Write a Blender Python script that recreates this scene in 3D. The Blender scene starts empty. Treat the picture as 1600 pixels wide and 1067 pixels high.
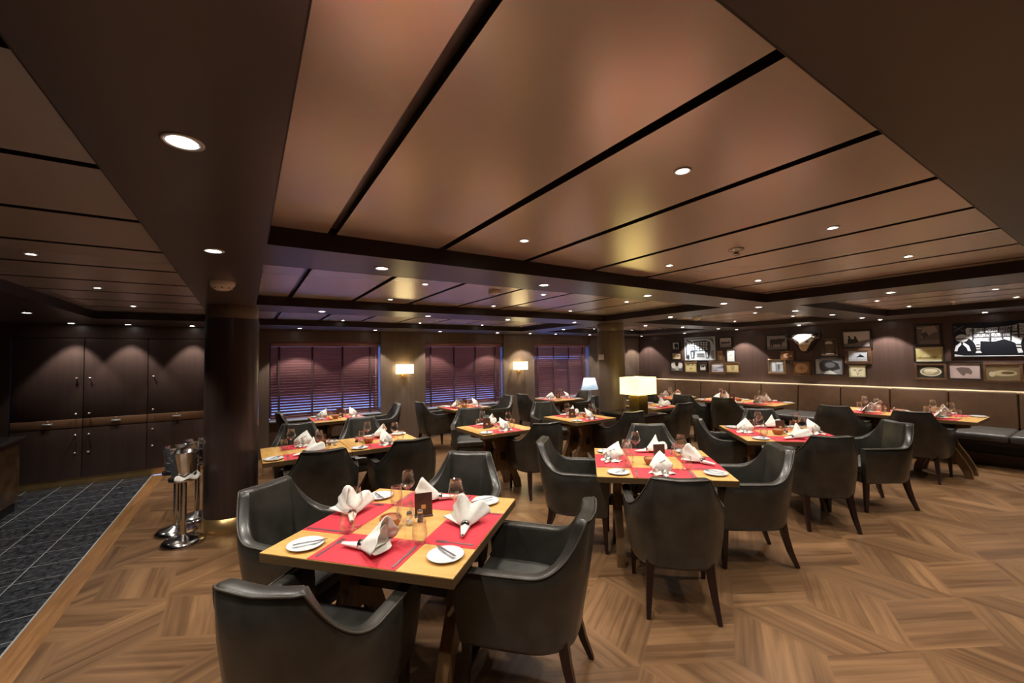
import bpy, bmesh, math, random
from mathutils import Vector, Matrix
R = math.radians
PI = math.pi
random.seed(7)
SC = bpy.context.scene
COL = SC.collection

# ------------------------------------------------------------------ materials
def _mat(name):
    m = bpy.data.materials.new(name); m.use_nodes = True
    nt = m.node_tree
    for n in list(nt.nodes): nt.nodes.remove(n)
    out = nt.nodes.new('ShaderNodeOutputMaterial')
    return m, nt, out

def pbr(name, col, rough=.5, metal=0., spec=.5, coat=0., emit=None, estr=0., noise=None, bump=0., bscale=40.):
    m, nt, out = _mat(name)
    b = nt.nodes.new('ShaderNodeBsdfPrincipled')
    nt.links.new(b.outputs[0], out.inputs[0])
    b.inputs['Base Color'].default_value = (*col, 1)
    b.inputs['Roughness'].default_value = rough
    b.inputs['Metallic'].default_value = metal
    b.inputs['Specular IOR Level'].default_value = spec
    b.inputs['Coat Weight'].default_value = coat; b.inputs['Coat Roughness'].default_value = .2 if coat < .3 else .03
    if emit:
        b.inputs['Emission Color'].default_value = (*emit, 1)
        b.inputs['Emission Strength'].default_value = estr
    tc = nt.nodes.new('ShaderNodeTexCoord')
    if noise:
        amt, sc = noise
        n = nt.nodes.new('ShaderNodeTexNoise'); n.inputs['Scale'].default_value = sc; n.inputs['Detail'].default_value = 4
        nt.links.new(tc.outputs['Object'], n.inputs['Vector'])
        r = nt.nodes.new('ShaderNodeValToRGB')
        r.color_ramp.elements[0].position = .3; r.color_ramp.elements[1].position = .7
        r.color_ramp.elements[0].color = (*[c * (1 - amt) for c in col], 1)
        r.color_ramp.elements[1].color = (*[min(1, c * (1 + amt)) for c in col], 1)
        nt.links.new(n.outputs[0], r.inputs[0]); nt.links.new(r.outputs[0], b.inputs['Base Color'])
    if bump:
        n = nt.nodes.new('ShaderNodeTexNoise'); n.inputs['Scale'].default_value = bscale; n.inputs['Detail'].default_value = 3
        nt.links.new(tc.outputs['Object'], n.inputs['Vector'])
        bp = nt.nodes.new('ShaderNodeBump'); bp.inputs['Strength'].default_value = bump; bp.inputs['Distance'].default_value = .002
        nt.links.new(n.outputs[0], bp.inputs['Height']); nt.links.new(bp.outputs[0], b.inputs['Normal'])
    return m

def wood(name, c1, c2, scale=(60, 60, 3), rough=.4, coords='Object', spec=.5, attr=None, c3=None):
    """streaky wood: noise stretched along the axis whose scale is small"""
    m, nt, out = _mat(name)
    b = nt.nodes.new('ShaderNodeBsdfPrincipled'); nt.links.new(b.outputs[0], out.inputs[0])
    b.inputs['Roughness'].default_value = rough; b.inputs['Specular IOR Level'].default_value = spec
    tc = nt.nodes.new('ShaderNodeTexCoord'); mp = nt.nodes.new('ShaderNodeMapping')
    mp.inputs['Scale'].default_value = scale
    nt.links.new(tc.outputs[coords], mp.inputs[0])
    n = nt.nodes.new('ShaderNodeTexNoise'); n.inputs['Scale'].default_value = 1; n.inputs['Detail'].default_value = 5
    n.inputs['Distortion'].default_value = .6
    nt.links.new(mp.outputs[0], n.inputs['Vector'])
    mp2 = nt.nodes.new('ShaderNodeMapping'); mp2.inputs['Scale'].default_value = [q * .22 for q in scale]
    nt.links.new(tc.outputs[coords], mp2.inputs[0])
    n2 = nt.nodes.new('ShaderNodeTexNoise'); n2.inputs['Scale'].default_value = 1; n2.inputs['Detail'].default_value = 3; n2.inputs['Distortion'].default_value = 1.2
    nt.links.new(mp2.outputs[0], n2.inputs['Vector'])
    av = nt.nodes.new('ShaderNodeMix'); av.inputs[0].default_value = .55
    nt.links.new(n.outputs[0], av.inputs[2]); nt.links.new(n2.outputs[0], av.inputs[3])
    r = nt.nodes.new('ShaderNodeValToRGB')
    r.color_ramp.elements[0].position = .37; r.color_ramp.elements[1].position = .63
    r.color_ramp.elements[0].color = (*c1, 1); r.color_ramp.elements[1].color = (*c2, 1)
    nt.links.new(av.outputs[0], r.inputs[0])
    last = r.outputs[0]
    if attr:
        a = nt.nodes.new('ShaderNodeAttribute'); a.attribute_name = attr
        hs = nt.nodes.new('ShaderNodeValToRGB')
        hs.color_ramp.elements[0].color = (.80, .78, .76, 1); hs.color_ramp.elements[1].color = (1.15, 1.13, 1.1, 1)
        nt.links.new(a.outputs['Fac'], hs.inputs[0])
        mx = nt.nodes.new('ShaderNodeMix'); mx.data_type = 'RGBA'; mx.blend_type = 'MULTIPLY'; mx.inputs[0].default_value = 1
        nt.links.new(last, mx.inputs[6]); nt.links.new(hs.outputs[0], mx.inputs[7]); last = mx.outputs[2]
    nt.links.new(last, b.inputs['Base Color'])
    return m

def glass_mat(name, tint=(1, 1, 1), rim=.65):
    m, nt, out = _mat(name)
    t = nt.nodes.new('ShaderNodeBsdfTransparent'); t.inputs[0].default_value = (*tint, 1)
    g = nt.nodes.new('ShaderNodeBsdfGlossy'); g.inputs['Roughness'].default_value = .03
    lw = nt.nodes.new('ShaderNodeLayerWeight'); lw.inputs['Blend'].default_value = .22
    r = nt.nodes.new('ShaderNodeMapRange'); r.inputs[3].default_value = .02; r.inputs[4].default_value = rim
    nt.links.new(lw.outputs['Facing'], r.inputs[0])
    mx = nt.nodes.new('ShaderNodeMixShader')
    nt.links.new(r.outputs[0], mx.inputs[0]); nt.links.new(t.outputs[0], mx.inputs[1]); nt.links.new(g.outputs[0], mx.inputs[2])
    nt.links.new(mx.outputs[0], out.inputs[0])
    return m

def emis(name, col, s):
    m, nt, out = _mat(name)
    e = nt.nodes.new('ShaderNodeEmission'); e.inputs[0].default_value = (*col, 1); e.inputs[1].default_value = s
    nt.links.new(e.outputs[0], out.inputs[0]); return m

def stone_mat():
    m, nt, out = _mat('black_stone_tiles')
    b = nt.nodes.new('ShaderNodeBsdfPrincipled'); nt.links.new(b.outputs[0], out.inputs[0])
    b.inputs['Roughness'].default_value = .22
    tc = nt.nodes.new('ShaderNodeTexCoord')
    v = nt.nodes.new('ShaderNodeTexNoise'); v.inputs['Scale'].default_value = 22; v.inputs['Detail'].default_value = 8; v.inputs['Roughness'].default_value = .7
    nt.links.new(tc.outputs['Object'], v.inputs['Vector'])
    r = nt.nodes.new('ShaderNodeValToRGB')
    r.color_ramp.elements[0].position = .42; r.color_ramp.elements[0].color = (.012, .013, .016, 1)
    r.color_ramp.elements[1].position = .72; r.color_ramp.elements[1].color = (.10, .11, .125, 1)
    nt.links.new(v.outputs[0], r.inputs[0])
    nt.links.new(r.outputs[0], b.inputs['Base Color']); return m

MT = {}
MT['leather'] = pbr('charcoal_leather', (.037, .034, .027), .36, spec=.6, coat=.12, noise=(.35, 9), bump=.25, bscale=220)
MT['seat'] = pbr('seat_leather', (.06, .058, .05), .42, spec=.5, noise=(.35, 12), bump=.25, bscale=220)
MT['piping'] = pbr('leather_piping', (.075, .065, .05), .4)
MT['leg'] = pbr('mahogany_leg', (.022, .008, .006), .35)
MT['tabletop'] = wood('honey_oak_top', (.56, .30, .075), (.74, .45, .15), (4, 26, 26), .38)
MT['table_edge'] = wood('oak_edge', (.105, .060, .026), (.155, .092, .042), (6, 6, 60), .45)
MT['trestle'] = wood('trestle_wood', (.12, .065, .025), (.20, .11, .045), (30, 30, 3), .45)
MT['iron'] = pbr('dark_stretcher', (.02, .016, .013), .4)
MT['mat'] = pbr('red_placemat', (.62, .035, .055), .55, noise=(.06, 300))
MT['napkin'] = pbr('cream_linen', (.80, .78, .70), .85, noise=(.05, 60), bump=.3, bscale=150)
MT['china'] = pbr('white_china', (.80, .82, .82), .12, coat=.5)
MT['steel'] = pbr('polished_steel', (.62, .61, .60), .14, 1.)
MT['cutlery'] = pbr('cutlery_steel', (.60, .59, .60), .32, 1.)
MT['glass'] = glass_mat('clear_glass')
MT['pane'] = glass_mat('window_glass', (.85, .9, 1), .5)
MT['clay'] = pbr('terracotta', (.42, .15, .055), .5, noise=(.2, 30))
MT['card'] = pbr('brown_card', (.10, .045, .035), .35)
MT['card2'] = pbr('tan_card', (.16, .085, .045), .4)
MT['emblem'] = pbr('orange_emblem', (.75, .42, .15), .5)
MT['pepper'] = pbr('pepper', (.06, .05, .04), .8)
MT['wallwood'] = wood('dark_walnut_wall', (.064, .038, .032), (.084, .050, .043), (30, 30, 1.2), .38)
MT['pilaster'] = wood('walnut_pilaster', (.118, .082, .060), (.148, .103, .076), (30, 30, 1.2), .36)
MT['cab'] = wood('cabinet_walnut', (.070, .042, .035), (.090, .055, .046), (30, 30, 1.2), .36)
MT['cabband'] = wood('drawer_walnut', (.22, .115, .06), (.27, .145, .08), (3, 45, 45), .36)
MT['soffit'] = pbr('bronze_soffit', (.112, .092, .092), .30, .3, spec=.6)
MT['panel'] = pbr('bronze_panel', (.76, .66, .60), .27, .6, spec=.6)
MT['fascia'] = pbr('dark_fascia', (.018, .010, .008), .45)
MT['slot'] = pbr('slot_black', (.010, .006, .005), .6)
MT['brass'] = pbr('brass', (.74, .48, .20), .3, .85)
MT['blind'] = wood('mahogany_slat', (.30, .14, .135), (.38, .185, .175), (2, 40, 40), .4)
MT['tape'] = pbr('ladder_tape', (.045, .016, .015), .8)
MT['bead'] = pbr('blind_bead', (.85, .82, .75), .4)
MT['frame_dark'] = pbr('frame_black_brown', (.020, .012, .010), .35)
MT['frame_brown'] = wood('frame_walnut', (.075, .038, .020), (.12, .062, .034), (40, 40, 40), .35)
MT['frame_gold'] = pbr('frame_gold_brown', (.22, .13, .06), .35, .4)
MT['counterstone'] = pbr('brown_marble', (.075, .040, .018), .2, noise=(.55, 7))
MT['countertop'] = pbr('black_counter_top', (.02, .02, .022), .12)
MT['black'] = pbr('matte_black', (.008, .008, .008), .5)
MT['benchback'] = pbr('bench_brown_leather', (.13, .067, .034), .4, noise=(.12, 10), bump=.15, bscale=200)
MT['benchseat'] = pbr('bench_charcoal_leather', (.055, .050, .045), .38, noise=(.2, 10))
MT['bench_highlight'] = pbr('bench_top_highlight', (.80, .62, .40), .45)  # pale tan paints the wall lights' highlight along the bench top
MT['plinth'] = wood('bench_plinth', (.05, .022, .014), (.08, .035, .02), (3, 3, 40), .4)
MT['knob'] = pbr('nickel_knob', (.78, .76, .72), .28, .55)
MT['pillarwood'] = wood('dark_pillar_veneer', (.046, .028, .024), (.062, .038, .032), (30, 30, 1.2), .3)
MT['white'] = pbr('white_plastic', (.75, .70, .66), .5)
MT['trim'] = pbr('downlight_trim', (.55, .52, .48), .3, .6)
MT['lens'] = emis('downlight_lens', (1, .95, .88), 26)
MT['reflector'] = pbr('lit_reflector', (.8, .8, .8), .3, emit=(1, .96, .9), estr=1.6)
MT['shade_warm'] = pbr('lit_lampshade', (.85, .75, .45), .8, emit=(1, .80, .27), estr=1.5)
MT['shade_sconce'] = pbr('lit_sconce_shade', (.9, .85, .7), .8, emit=(1, .80, .38), estr=5.0)
MT['shade_window_glow'] = pbr('white_lampshade_painted_glow', (.75, .78, .80), .8, emit=(.55, .8, 1), estr=.38)  # white shade, blue window light on it put in as emission
MT['bronzeblock'] = pbr('bronze_block', (.13, .085, .02), .35, .5)
MT['console'] = pbr('console_black', (.018, .014, .012), .15)
MT['sill'] = pbr('pale_sill', (.30, .33, .38), .3)
MT['skull'] = pbr('bone', (.78, .72, .62), .6, noise=(.15, 12))
MT['skulltan'] = pbr('bone_tan', (.50, .33, .18), .6)
MT['horn'] = pbr('dark_horn', (.03, .022, .018), .35)
MT['floor'] = wood('oak_parquet', (.118, .060, .028), (.26, .143, .067), (1.6, 34, 1), .30, 'UV', attr='rnd')
MT['stone'] = stone_mat()
MT['grout'] = pbr('pale_grout', (.34, .33, .31), .7)
MT['border'] = wood('oak_border', (.22, .10, .035), (.34, .17, .065), (60, 5, 1), .32)

def flat(col, rough=.35):
    k = 'flat_%02x%02x%02x' % tuple(int(255 * min(1, c)) for c in col)
    if k not in MT: MT[k] = pbr('print_ink', col, rough)
    return MT[k]

# ------------------------------------------------------------------ mesh builder
class MB:
    def __init__(s): s.v = []; s.f = []; s.m = []; s.uv = None; s.smooth = []
    def add(s, vs, fs, mi=0, smooth=False, T=None):
        o = len(s.v)
        s.v += [tuple(T @ Vector(p)) for p in vs] if T is not None else [tuple(p) for p in vs]
        s.f += [tuple(i + o for i in f) for f in fs]; s.m += [mi] * len(fs); s.smooth += [smooth] * len(fs)
        return s
    def box(s, x0, x1, y0, y1, z0, z1, mi=0, T=None, bev=0.):
        if bev <= 0:
            v = [(x, y, z) for z in (z0, z1) for y in (y0, y1) for x in (x0, x1)]
            f = [(0, 2, 3, 1), (4, 5, 7, 6), (0, 1, 5, 4), (2, 6, 7, 3), (0, 4, 6, 2), (1, 3, 7, 5)]
            return s.add(v, f, mi, False, T)
        bm = bmesh.new(); bmesh.ops.create_cube(bm, size=1)
        for v in bm.verts: v.co = Vector(((x0 + x1) / 2 + v.co.x * (x1 - x0), (y0 + y1) / 2 + v.co.y * (y1 - y0), (z0 + z1) / 2 + v.co.z * (z1 - z0)))
        bmesh.ops.bevel(bm, geom=list(bm.edges), offset=bev, segments=3, profile=.5, affect='EDGES')
        bm.verts.index_update()
        s.add([v.co.copy() for v in bm.verts], [[v.index for v in f.verts] for f in bm.faces], mi, True, T); bm.free(); return s
    def lathe(s, prof, n=24, mi=0, T=None, smooth=True, cap0=False, cap1=False):
        vs = []; fs = []
        for (r, z) in prof:
            for k in range(n): a = 2 * PI * k / n; vs.append((r * math.cos(a), r * math.sin(a), z))
        for i in range(len(prof) - 1):
            for k in range(n):
                a, b = i * n + k, i * n + (k + 1) % n; fs.append((a, b, b + n, a + n))
        if cap0: fs.append(tuple(reversed(range(n))))
        if cap1: fs.append(tuple(range((len(prof) - 1) * n, len(prof) * n)))
        return s.add(vs, fs, mi, smooth, T)
    def tube(s, pts, rad, n=8, mi=0, T=None, square=False, closed=False):
        pts = [Vector(p) for p in pts]; N = len(pts); vs = []; fs = []
        for i, p in enumerate(pts):
            d = (pts[min(i + 1, N - 1)] - pts[max(i - 1, 0)]).normalized()
            up = Vector((0, 0, 1)) if abs(d.z) < .9 else Vector((1, 0, 0))
            a = d.cross(up).normalized(); b = a.cross(d)
            r = rad[i] if isinstance(rad, (list, tuple)) else rad
            for k in range(n):
                t = 2 * PI * (k + (.5 if square else 0)) / n
                vs.append(p + a * r * math.cos(t) + b * r * math.sin(t))
        for i in range(N - 1):
            for k in range(n):
                q, w = i * n + k, i * n + (k + 1) % n; fs.append((q, q + n, w + n, w))
        fs.append(tuple(range(n))); fs.append(tuple(reversed(range((N - 1) * n, N * n))))
        return s.add(vs, fs, mi, not square, T)
    def prism(s, poly, d0, d1, axis='y', mi=0, T=None):
        """extrude a 2-D polygon (a,b) between d0 and d1 along axis"""
        def P(a, b, d): return {'y': (a, d, b), 'x': (d, a, b), 'z': (a, b, d)}[axis]
        n = len(poly); vs = [P(a, b, d0) for a, b in poly] + [P(a, b, d1) for a, b in poly]
        fs = [tuple(range(n)), tuple(reversed(range(n, 2 * n)))] + [(i, i + n, (i + 1) % n + n, (i + 1) % n) for i in range(n)]
        return s.add(vs, fs, mi, False, T)
    def grid(s, fn, nu, nv, mi=0, T=None, smooth=True):
        vs = [fn(i / nu, j / nv) for i in range(nu + 1) for j in range(nv + 1)]
        fs = [(i * (nv + 1) + j, (i + 1) * (nv + 1) + j, (i + 1) * (nv + 1) + j + 1, i * (nv + 1) + j + 1) for i in range(nu) for j in range(nv)]
        return s.add(vs, fs, mi, smooth, T)
    def build(s, name, mats, parent=None, loc=None, rz=0., fix=True):
        me = bpy.data.meshes.new(name); me.from_pydata(s.v, [], s.f)
        if not isinstance(mats, (list, tuple)): mats = [mats]
        for m in mats: me.materials.append(m)
        for p, mi, sm in zip(me.polygons, s.m, s.smooth): p.material_index = mi; p.use_smooth = sm
        if fix:
            bm = bmesh.new(); bm.from_mesh(me); bmesh.ops.recalc_face_normals(bm, faces=bm.faces); bm.to_mesh(me); bm.free()
        me.update()
        o = bpy.data.objects.new(name, me); COL.objects.link(o)
        if parent: o.parent = parent
        if loc is not None: o.location = loc
        o.rotation_euler[2] = rz
        return o

def tag(o, label=None, cat=None, group=None, kind=None):
    if label: o['label'] = label
    if cat: o['category'] = cat
    if group: o['group'] = group
    if kind: o['kind'] = kind
    return o
def thing(name, label, cat, loc=(0, 0, 0), rz=0., group=None, kind=None):
    o = bpy.data.objects.new(name, None); COL.objects.link(o)
    o.empty_display_size = .1; o.location = loc; o.rotation_euler = (0, 0, rz)
    return tag(o, label, cat, group, kind)
CH = {}
def note(o):                                   # remember the tree below a prototype
    CH[o.name] = [c for c in bpy.data.objects if c.parent == o]
    for c in CH[o.name]: CH[c.name] = [d for d in bpy.data.objects if d.parent == c]
    return o
def dup(root, loc, rz=0., label=None, group=None, rot=None):
    r = root.copy(); COL.objects.link(r); r.location = loc; r.rotation_euler = rot if rot else (0, 0, rz)
    tag(r, label, None, group)
    for c in CH.get(root.name, []):
        cc = c.copy(); COL.objects.link(cc); cc.parent = r
        for d in CH.get(c.name, []):
            dd = d.copy(); COL.objects.link(dd); dd.parent = cc
    return r
class Proto:
    """first call moves the prototype itself, later calls copy it"""
    def __init__(s, o): s.o = note(o) if o.name not in CH else o; s.used = False
    def put(s, loc, rz=0., label=None, group=None):
        if not s.used:
            s.used = True; s.o.location = loc; s.o.rotation_euler = (0, 0, rz); tag(s.o, label, None, group); return s.o
        return dup(s.o, loc, rz, label, group)
def struct(name, mb, mats, label, cat, parent=None):
    o = mb.build(name, mats, parent)
    if parent is None: tag(o, label, cat, None, 'structure')
    return o

SOF, PAN = 2.17, 2.262          # soffit and raised ceiling panel heights
XR, YW = 9.62, 8.20             # right wall, window plane
XL, YB = -4.6, -3.2             # left and rear limits of the room

# ------------------------------------------------------------------ floor
def clip_poly(poly, a, b, c):    # keep a*x+b*y<=c
    out = []
    for i in range(len(poly)):
        p, q = poly[i], poly[(i + 1) % len(poly)]
        dp, dq = a * p[0] + b * p[1] - c, a * q[0] + b * q[1] - c
        if dp <= 0: out.append(p)
        if dp * dq < 0:
            t = dp / (dp - dq); out.append(tuple(p[k] + t * (q[k] - p[k]) for k in range(4)))
    return out
def make_floor():
    S = .50; verts = []; faces = []; uvs = []; rn = []
    d = [Vector((math.cos(R(a)), math.sin(R(a)))) for a in (30, 90, 150)]
    x0, x1, y0, y1 = -.98, XR, YB, YW + .02
    rhombi = [(d[0], d[1]), (d[1], d[2]), (d[2], -d[0])]
    a1 = d[0] - d[2]; a2 = d[0] + d[1]
    NP = 3
    for i in range(-30, 40):
        for j in range(-30, 40):
            c = a1 * S * i + a2 * S * j
            if not (x0 - 1.5 < c.x < x1 + 1.5 and y0 - 1.5 < c.y < y1 + 1.5): continue
            for (e, g) in rhombi:            # planks run along e, stacked along g
                for k in range(NP):
                    u0 = random.random() * 20; v0 = random.random() * 20; rv = random.random()
                    w = S * .866
                    P = []
                    for (s_, t_) in ((0, k / NP), (1, k / NP), (1, (k + 1) / NP), (0, (k + 1) / NP)):
                        q = c + e * S * s_ + g * S * t_
                        al = q.dot(e) ; ac = q.dot(Vector((-e.y, e.x)))
                        P.append((q.x, q.y, al + u0, ac + v0))
                    for cl in ((-1, 0, -x0), (1, 0, x1), (0, -1, -y0), (0, 1, y1)):
                        P = clip_poly(P, *cl)
                        if len(P) < 3: break
                    if len(P) < 3: continue
                    o = len(verts); verts += [(p[0], p[1], 0) for p in P]; faces.append(tuple(range(o, o + len(P))))
                    uvs += [(p[2], p[3]) for p in P]; rn.append(rv)
    me = bpy.data.meshes.new('floor'); me.from_pydata(verts, [], faces); me.materials.append(MT['floor'])
    ul = me.uv_layers.new(name='UVMap')
    for i, l in enumerate(me.loops): ul.data[i].uv = uvs[l.vertex_index]
    at = me.attributes.new('rnd', 'FLOAT', 'FACE')
    for i, r_ in enumerate(rn): at.data[i].value = r_
    o = bpy.data.objects.new('floor', me); COL.objects.link(o)
    me.update()
    if me.polygons[0].normal.z < 0: me.flip_normals()
    tag(o, 'honey brown oak parquet floor laid in angled zigzag blocks', 'floor', None, 'structure')
    b = MB(); b.box(-1.12, -.98, YB, 7.92, -.05, 0.0015); b.build('border_plank', MT['border'], o)
    st = MB(); xs = [-1.13 - .308 * k for k in range(0, 12)]
    y = 7.92 + .05
    g = MB(); g.box(-4.6, -1.12, YB, 7.95, -.05, -.0004); g.build('grout_bed', MT['grout'], o)
    for k in range(11):
        xa, xb = xs[k + 1] + .003, xs[k] - .003
        for j in range(-26, 11):
            ya = 4.62 + .312 * j
            st.box(xa, xb, ya + .003, ya + .309, -.02, 0)
    st.build('stone_tiles', MT['stone'], o)
    return o
make_floor()

# ------------------------------------------------------------------ ceiling
COFF = [  # x0,x1,y0,y1, seam axis
    (.08, 4.82, .35, 2.28, 'x'), (.08, 4.82, 2.76, 4.71, 'x'), (.08, 4.90, 5.30, 7.17, 'x'),
    (5.48, 8.53, .35, 2.24, 'x'), (5.48, 8.60, 2.80, 4.71, 'x'), (5.48, 8.60, 5.30, 7.17, 'x'),
    (-1.54, -.355, .35, 6.86, 'y')]
def make_ceiling():
    xs = sorted({XL, XR + .3} | {c[0] for c in COFF} | {c[1] for c in COFF})
    ys = sorted({YB, YW + .3} | {c[2] for c in COFF} | {c[3] for c in COFF})
    m = MB()
    for i in range(len(xs) - 1):
        for j in range(len(ys) - 1):
            cx, cy = (xs[i] + xs[i + 1]) / 2, (ys[j] + ys[j + 1]) / 2
            if any(c[0] < cx < c[1] and c[2] < cy < c[3] for c in COFF): continue
            m.add([(xs[i], ys[j], SOF), (xs[i + 1], ys[j], SOF), (xs[i + 1], ys[j + 1], SOF), (xs[i], ys[j + 1], SOF)], [(3, 2, 1, 0)])
    o = m.build('ceiling', MT['soffit'], fix=False)
    tag(o, 'dark bronze ceiling with raised satin bronze coffers', 'ceiling', None, 'structure')
    top = MB(); top.box(XL, XR + .3, YB, YW + .3, 2.36, 2.40)
    for q in ((XL, XL + .05, YB, YW + .3), (XR + .25, XR + .3, YB, YW + .3), (XL + .05, XR + .25, YB, YB + .05), (XL + .05, XR + .25, YW + .25, YW + .3)): top.box(*q, SOF + .001, 2.36)  # unseen perimeter strips added to keep sky light out of the ceiling void
    top.build('ceiling_slab', MT['slot'], o)
    for (x0, x1, y0, y1, ax) in COFF:
        t = .004; f = MB()
        for (a, b, c, d) in ((x0, x0 + t, y0, y1), (x1 - t, x1, y0, y1), (x0 + t, x1 - t, y0, y0 + t), (x0 + t, x1 - t, y1 - t, y1)):
            f.box(a, b, c, d, SOF - .0004, 2.36)
        f.build('coffer_fascia', MT['fascia'], o)
        p = MB(); g = .022; e = .0005
        if ax == 'x':
            cuts = [x0 + t + e]; s = (.372 if x0 < 1 else 5.80)
            while s < x1 - .1: cuts.append(s); s += .6135
            cuts.append(x1 - t - e)
            for i in range(len(cuts) - 1):
                p.box(cuts[i] + (g if i else 0), cuts[i + 1] - (g if i < len(cuts) - 2 else 0), y0 + t + e, y1 - t - e, PAN, PAN + .03)
        else:
            cuts = [y0 + t + e]; s = 1.874 - .635 * 2
            while s < y1 - .1: cuts.append(s); s += .635
            cuts.append(y1 - t - e)
            for i in range(len(cuts) - 1):
                p.box(x0 + t + e, x1 - t - e, cuts[i] + (g if i else 0), cuts[i + 1] - (g if i < len(cuts) - 2 else 0), PAN, PAN + .03)
        p.m = [0 if k % 6 == 0 else 1 for k in range(len(p.f))]          # underside bronze, cut edges dark
        p.build('coffer_panels', [MT['panel'], MT['slot']], o)
        q = MB(); q.box(x0 + t, x1 - t, y0 + t, y1 - t, PAN + .0305, PAN + .034); q.build('slot_backing', MT['soffit'], o)
make_ceiling()

# ------------------------------------------------------------------ walls and windows
WIN = [(.34, 2.20), (3.10, 5.00), (5.86, 7.70)]
YP = 8.08
def make_walls():
    w = MB()
    xs = [.16] + [v for p in WIN for v in p] + [XR + .1]
    for i in range(0, len(xs), 2): w.box(xs[i], xs[i + 1], YP, YP + .5, 0, SOF)
    wb = struct('wall_back', w, MT['pilaster'], 'brown wood window wall with flat pilasters between the blinds', 'wall')
    h = MB()
    for (a, b) in WIN: h.box(a, b, YP + .03, YP + .5, 1.955, SOF); h.box(a, b, YP + .10, YP + .5, 0, .60)
    h.build('window_apron', MT['pilaster'], wb)
    w = MB(); w.box(XR, XR + .1, YB, YP, 0, SOF)
    struct('wall_right', w, MT['wallwood'], 'dark walnut wall behind the bench, hung with framed pictures', 'wall')
    w = MB(); w.box(-2.53, .135, 7.93, 8.3, 1.987, SOF); struct('trim_1', w, MT['cab'], 'dark wood bulkhead above the tall cabinets', 'trim')
    w = MB(); w.box(.142, .16, 7.90, 8.3, 0, SOF); struct('trim_2', w, MT['cab'], 'narrow wood return between the cabinets and left window', 'trim')
    w = MB(); w.box(XL, -2.53, 7.92, 8.3, 0, SOF)
    wl = struct('wall_left', w, MT['cab'], 'dark walnut wall left of the tall cabinets', 'wall')
    w = MB(); w.box(XL - .1, XL, YB, 8.3, 0, SOF); struct('wall_far_left', w, MT['cab'], 'dark wall behind the stone counter', 'wall')
    w = MB(); w.box(XL, XR, YB - .1, YB, 0, SOF); struct('wall_rear', w, MT['wallwood'], 'dark walnut wall behind the viewer', 'wall')
    for i, (a, b) in enumerate(WIN):
        f = MB(); y0, y1 = 8.42, 8.47; t = .05
        f.box(a, a + t, y0, y1, .62, 1.955); f.box(b - t, b, y0, y1, .62, 1.955); f.box(a + t, b - t, y0, y1, .60, .66); f.box(a + t, b - t, y0, y1, 1.90, 1.955)
        o = struct('window_%d' % (i + 1), f, MT['fascia'], ('left', 'middle', 'right')[i] + ' window with dusk light behind its wooden blind', 'window')
        g = MB(); g.box(a + t, b - t, 8.44, 8.446, .66, 1.90); g.build('window_pane', MT['pane'], o)
        s = MB(); s.box(a + .002, b - .002, YP - .01, 8.42, .585, .612, bev=.006); s.build('window_sill', MT['sill'], o)
        # blind
        nm = ('left', 'middle', 'right')[i]
        bl = thing('venetian_blind', 'mahogany slatted blind lowered over the %s window' % nm, 'window blind', ((a + b) / 2, YW, .62), 0, 'wooden blinds at the windows')
        hw = (b - a) / 2 - (.02 if i < 2 else .04); sl = MB(); n = 26; ztop = 1.275
        for k in range(n):
            z = .03 + k * (ztop - .03) / n
            g_ = k / n
            tl = R((44 + 40 * g_, 50 + 20 * g_, 58)[i]) if g_ < (.45, .5, 2)[i] else R(62)
            if i == 2: tl = R(59 - 12 * max(0, 1 - abs(k - 20) / 3.))
            c, s_ = math.cos(tl), math.sin(tl); hw2 = .029
            v = []
            for x in (-hw, hw):
                for q in (-1, 1):
                    for tt in (0, .003):
                        v.append((x, -q * hw2 * c + tt * s_, z - q * hw2 * s_ * -1 + tt * c))
            sl.add(v, [(0, 1, 3, 2), (4, 6, 7, 5), (0, 2, 6, 4), (1, 5, 7, 3), (0, 4, 5, 1), (2, 3, 7, 6)])
        sl.build('slats', MT['blind'], bl)
        hr = MB(); hr.box(-hw, hw, -.05, .05, ztop - .02, 1.3345, bev=.004); hr.build('head_rail', MT['blind'], bl)
        br = MB(); br.box(-hw, hw, -.018, .018, 0, .02); br.build('bottom_rail', MT['blind'], bl)
        for fr in (-.86, -.29, .27, .82):
            tp = MB(); tp.box(fr * hw - .017, fr * hw + .017, -.034, -.031, .0, ztop + .03); tp.build('ladder_tape', MT['tape'], bl)
        cd = MB()
        for k in range(46): cd.lathe([(.0001, -.006), (.0055, -.003), (.0055, .003), (.0001, .006)], 6, 0, Matrix.Translation((hw - .055, -.04, .1 + k * .026)))
        cd.build('bead_chain', MT['bead'], bl)
make_walls()

# ------------------------------------------------------------------ downlights
def lamp_data(name, watts, cone, blend, col=(1, .93, .84), rad=.03):
    l = bpy.data.lights.new(name, 'SPOT'); l.energy = watts; l.spot_size = R(cone); l.spot_blend = blend; l.color = col; l.shadow_soft_size = rad
    return l
LA = lamp_data('downlight_bulb', 30, 92, .45)
LW = lamp_data('wallwasher_bulb', 44, 92, .16)
LL = lamp_data('cabinet_washer_bulb', 20, 72, .3)
LC = lamp_data('coffer_bulb', 30, 96, .5)
def downlight_proto(big):
    t = thing('recessed_downlight', 'x', 'ceiling light')
    r = .046 if big else .030
    m = MB(); m.lathe([(r * .78, .004), (r * .80, -.004), (r, -.004), (r * 1.02, .0)], 28); m.build('trim_ring', MT['trim'], t)
    m = MB(); m.lathe([(r * .52, -.0025), (r * .74, -.0035)], 28); m.build('reflector', MT['reflector'], t)
    m = MB(); m.lathe([(.0005, -.0025), (r * .52, -.0025)], 28); m.build('lens', MT['lens'], t)
    return t
PB, PS = Proto(downlight_proto(True)), Proto(downlight_proto(False))
note(PB.o); note(PS.o)
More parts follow.
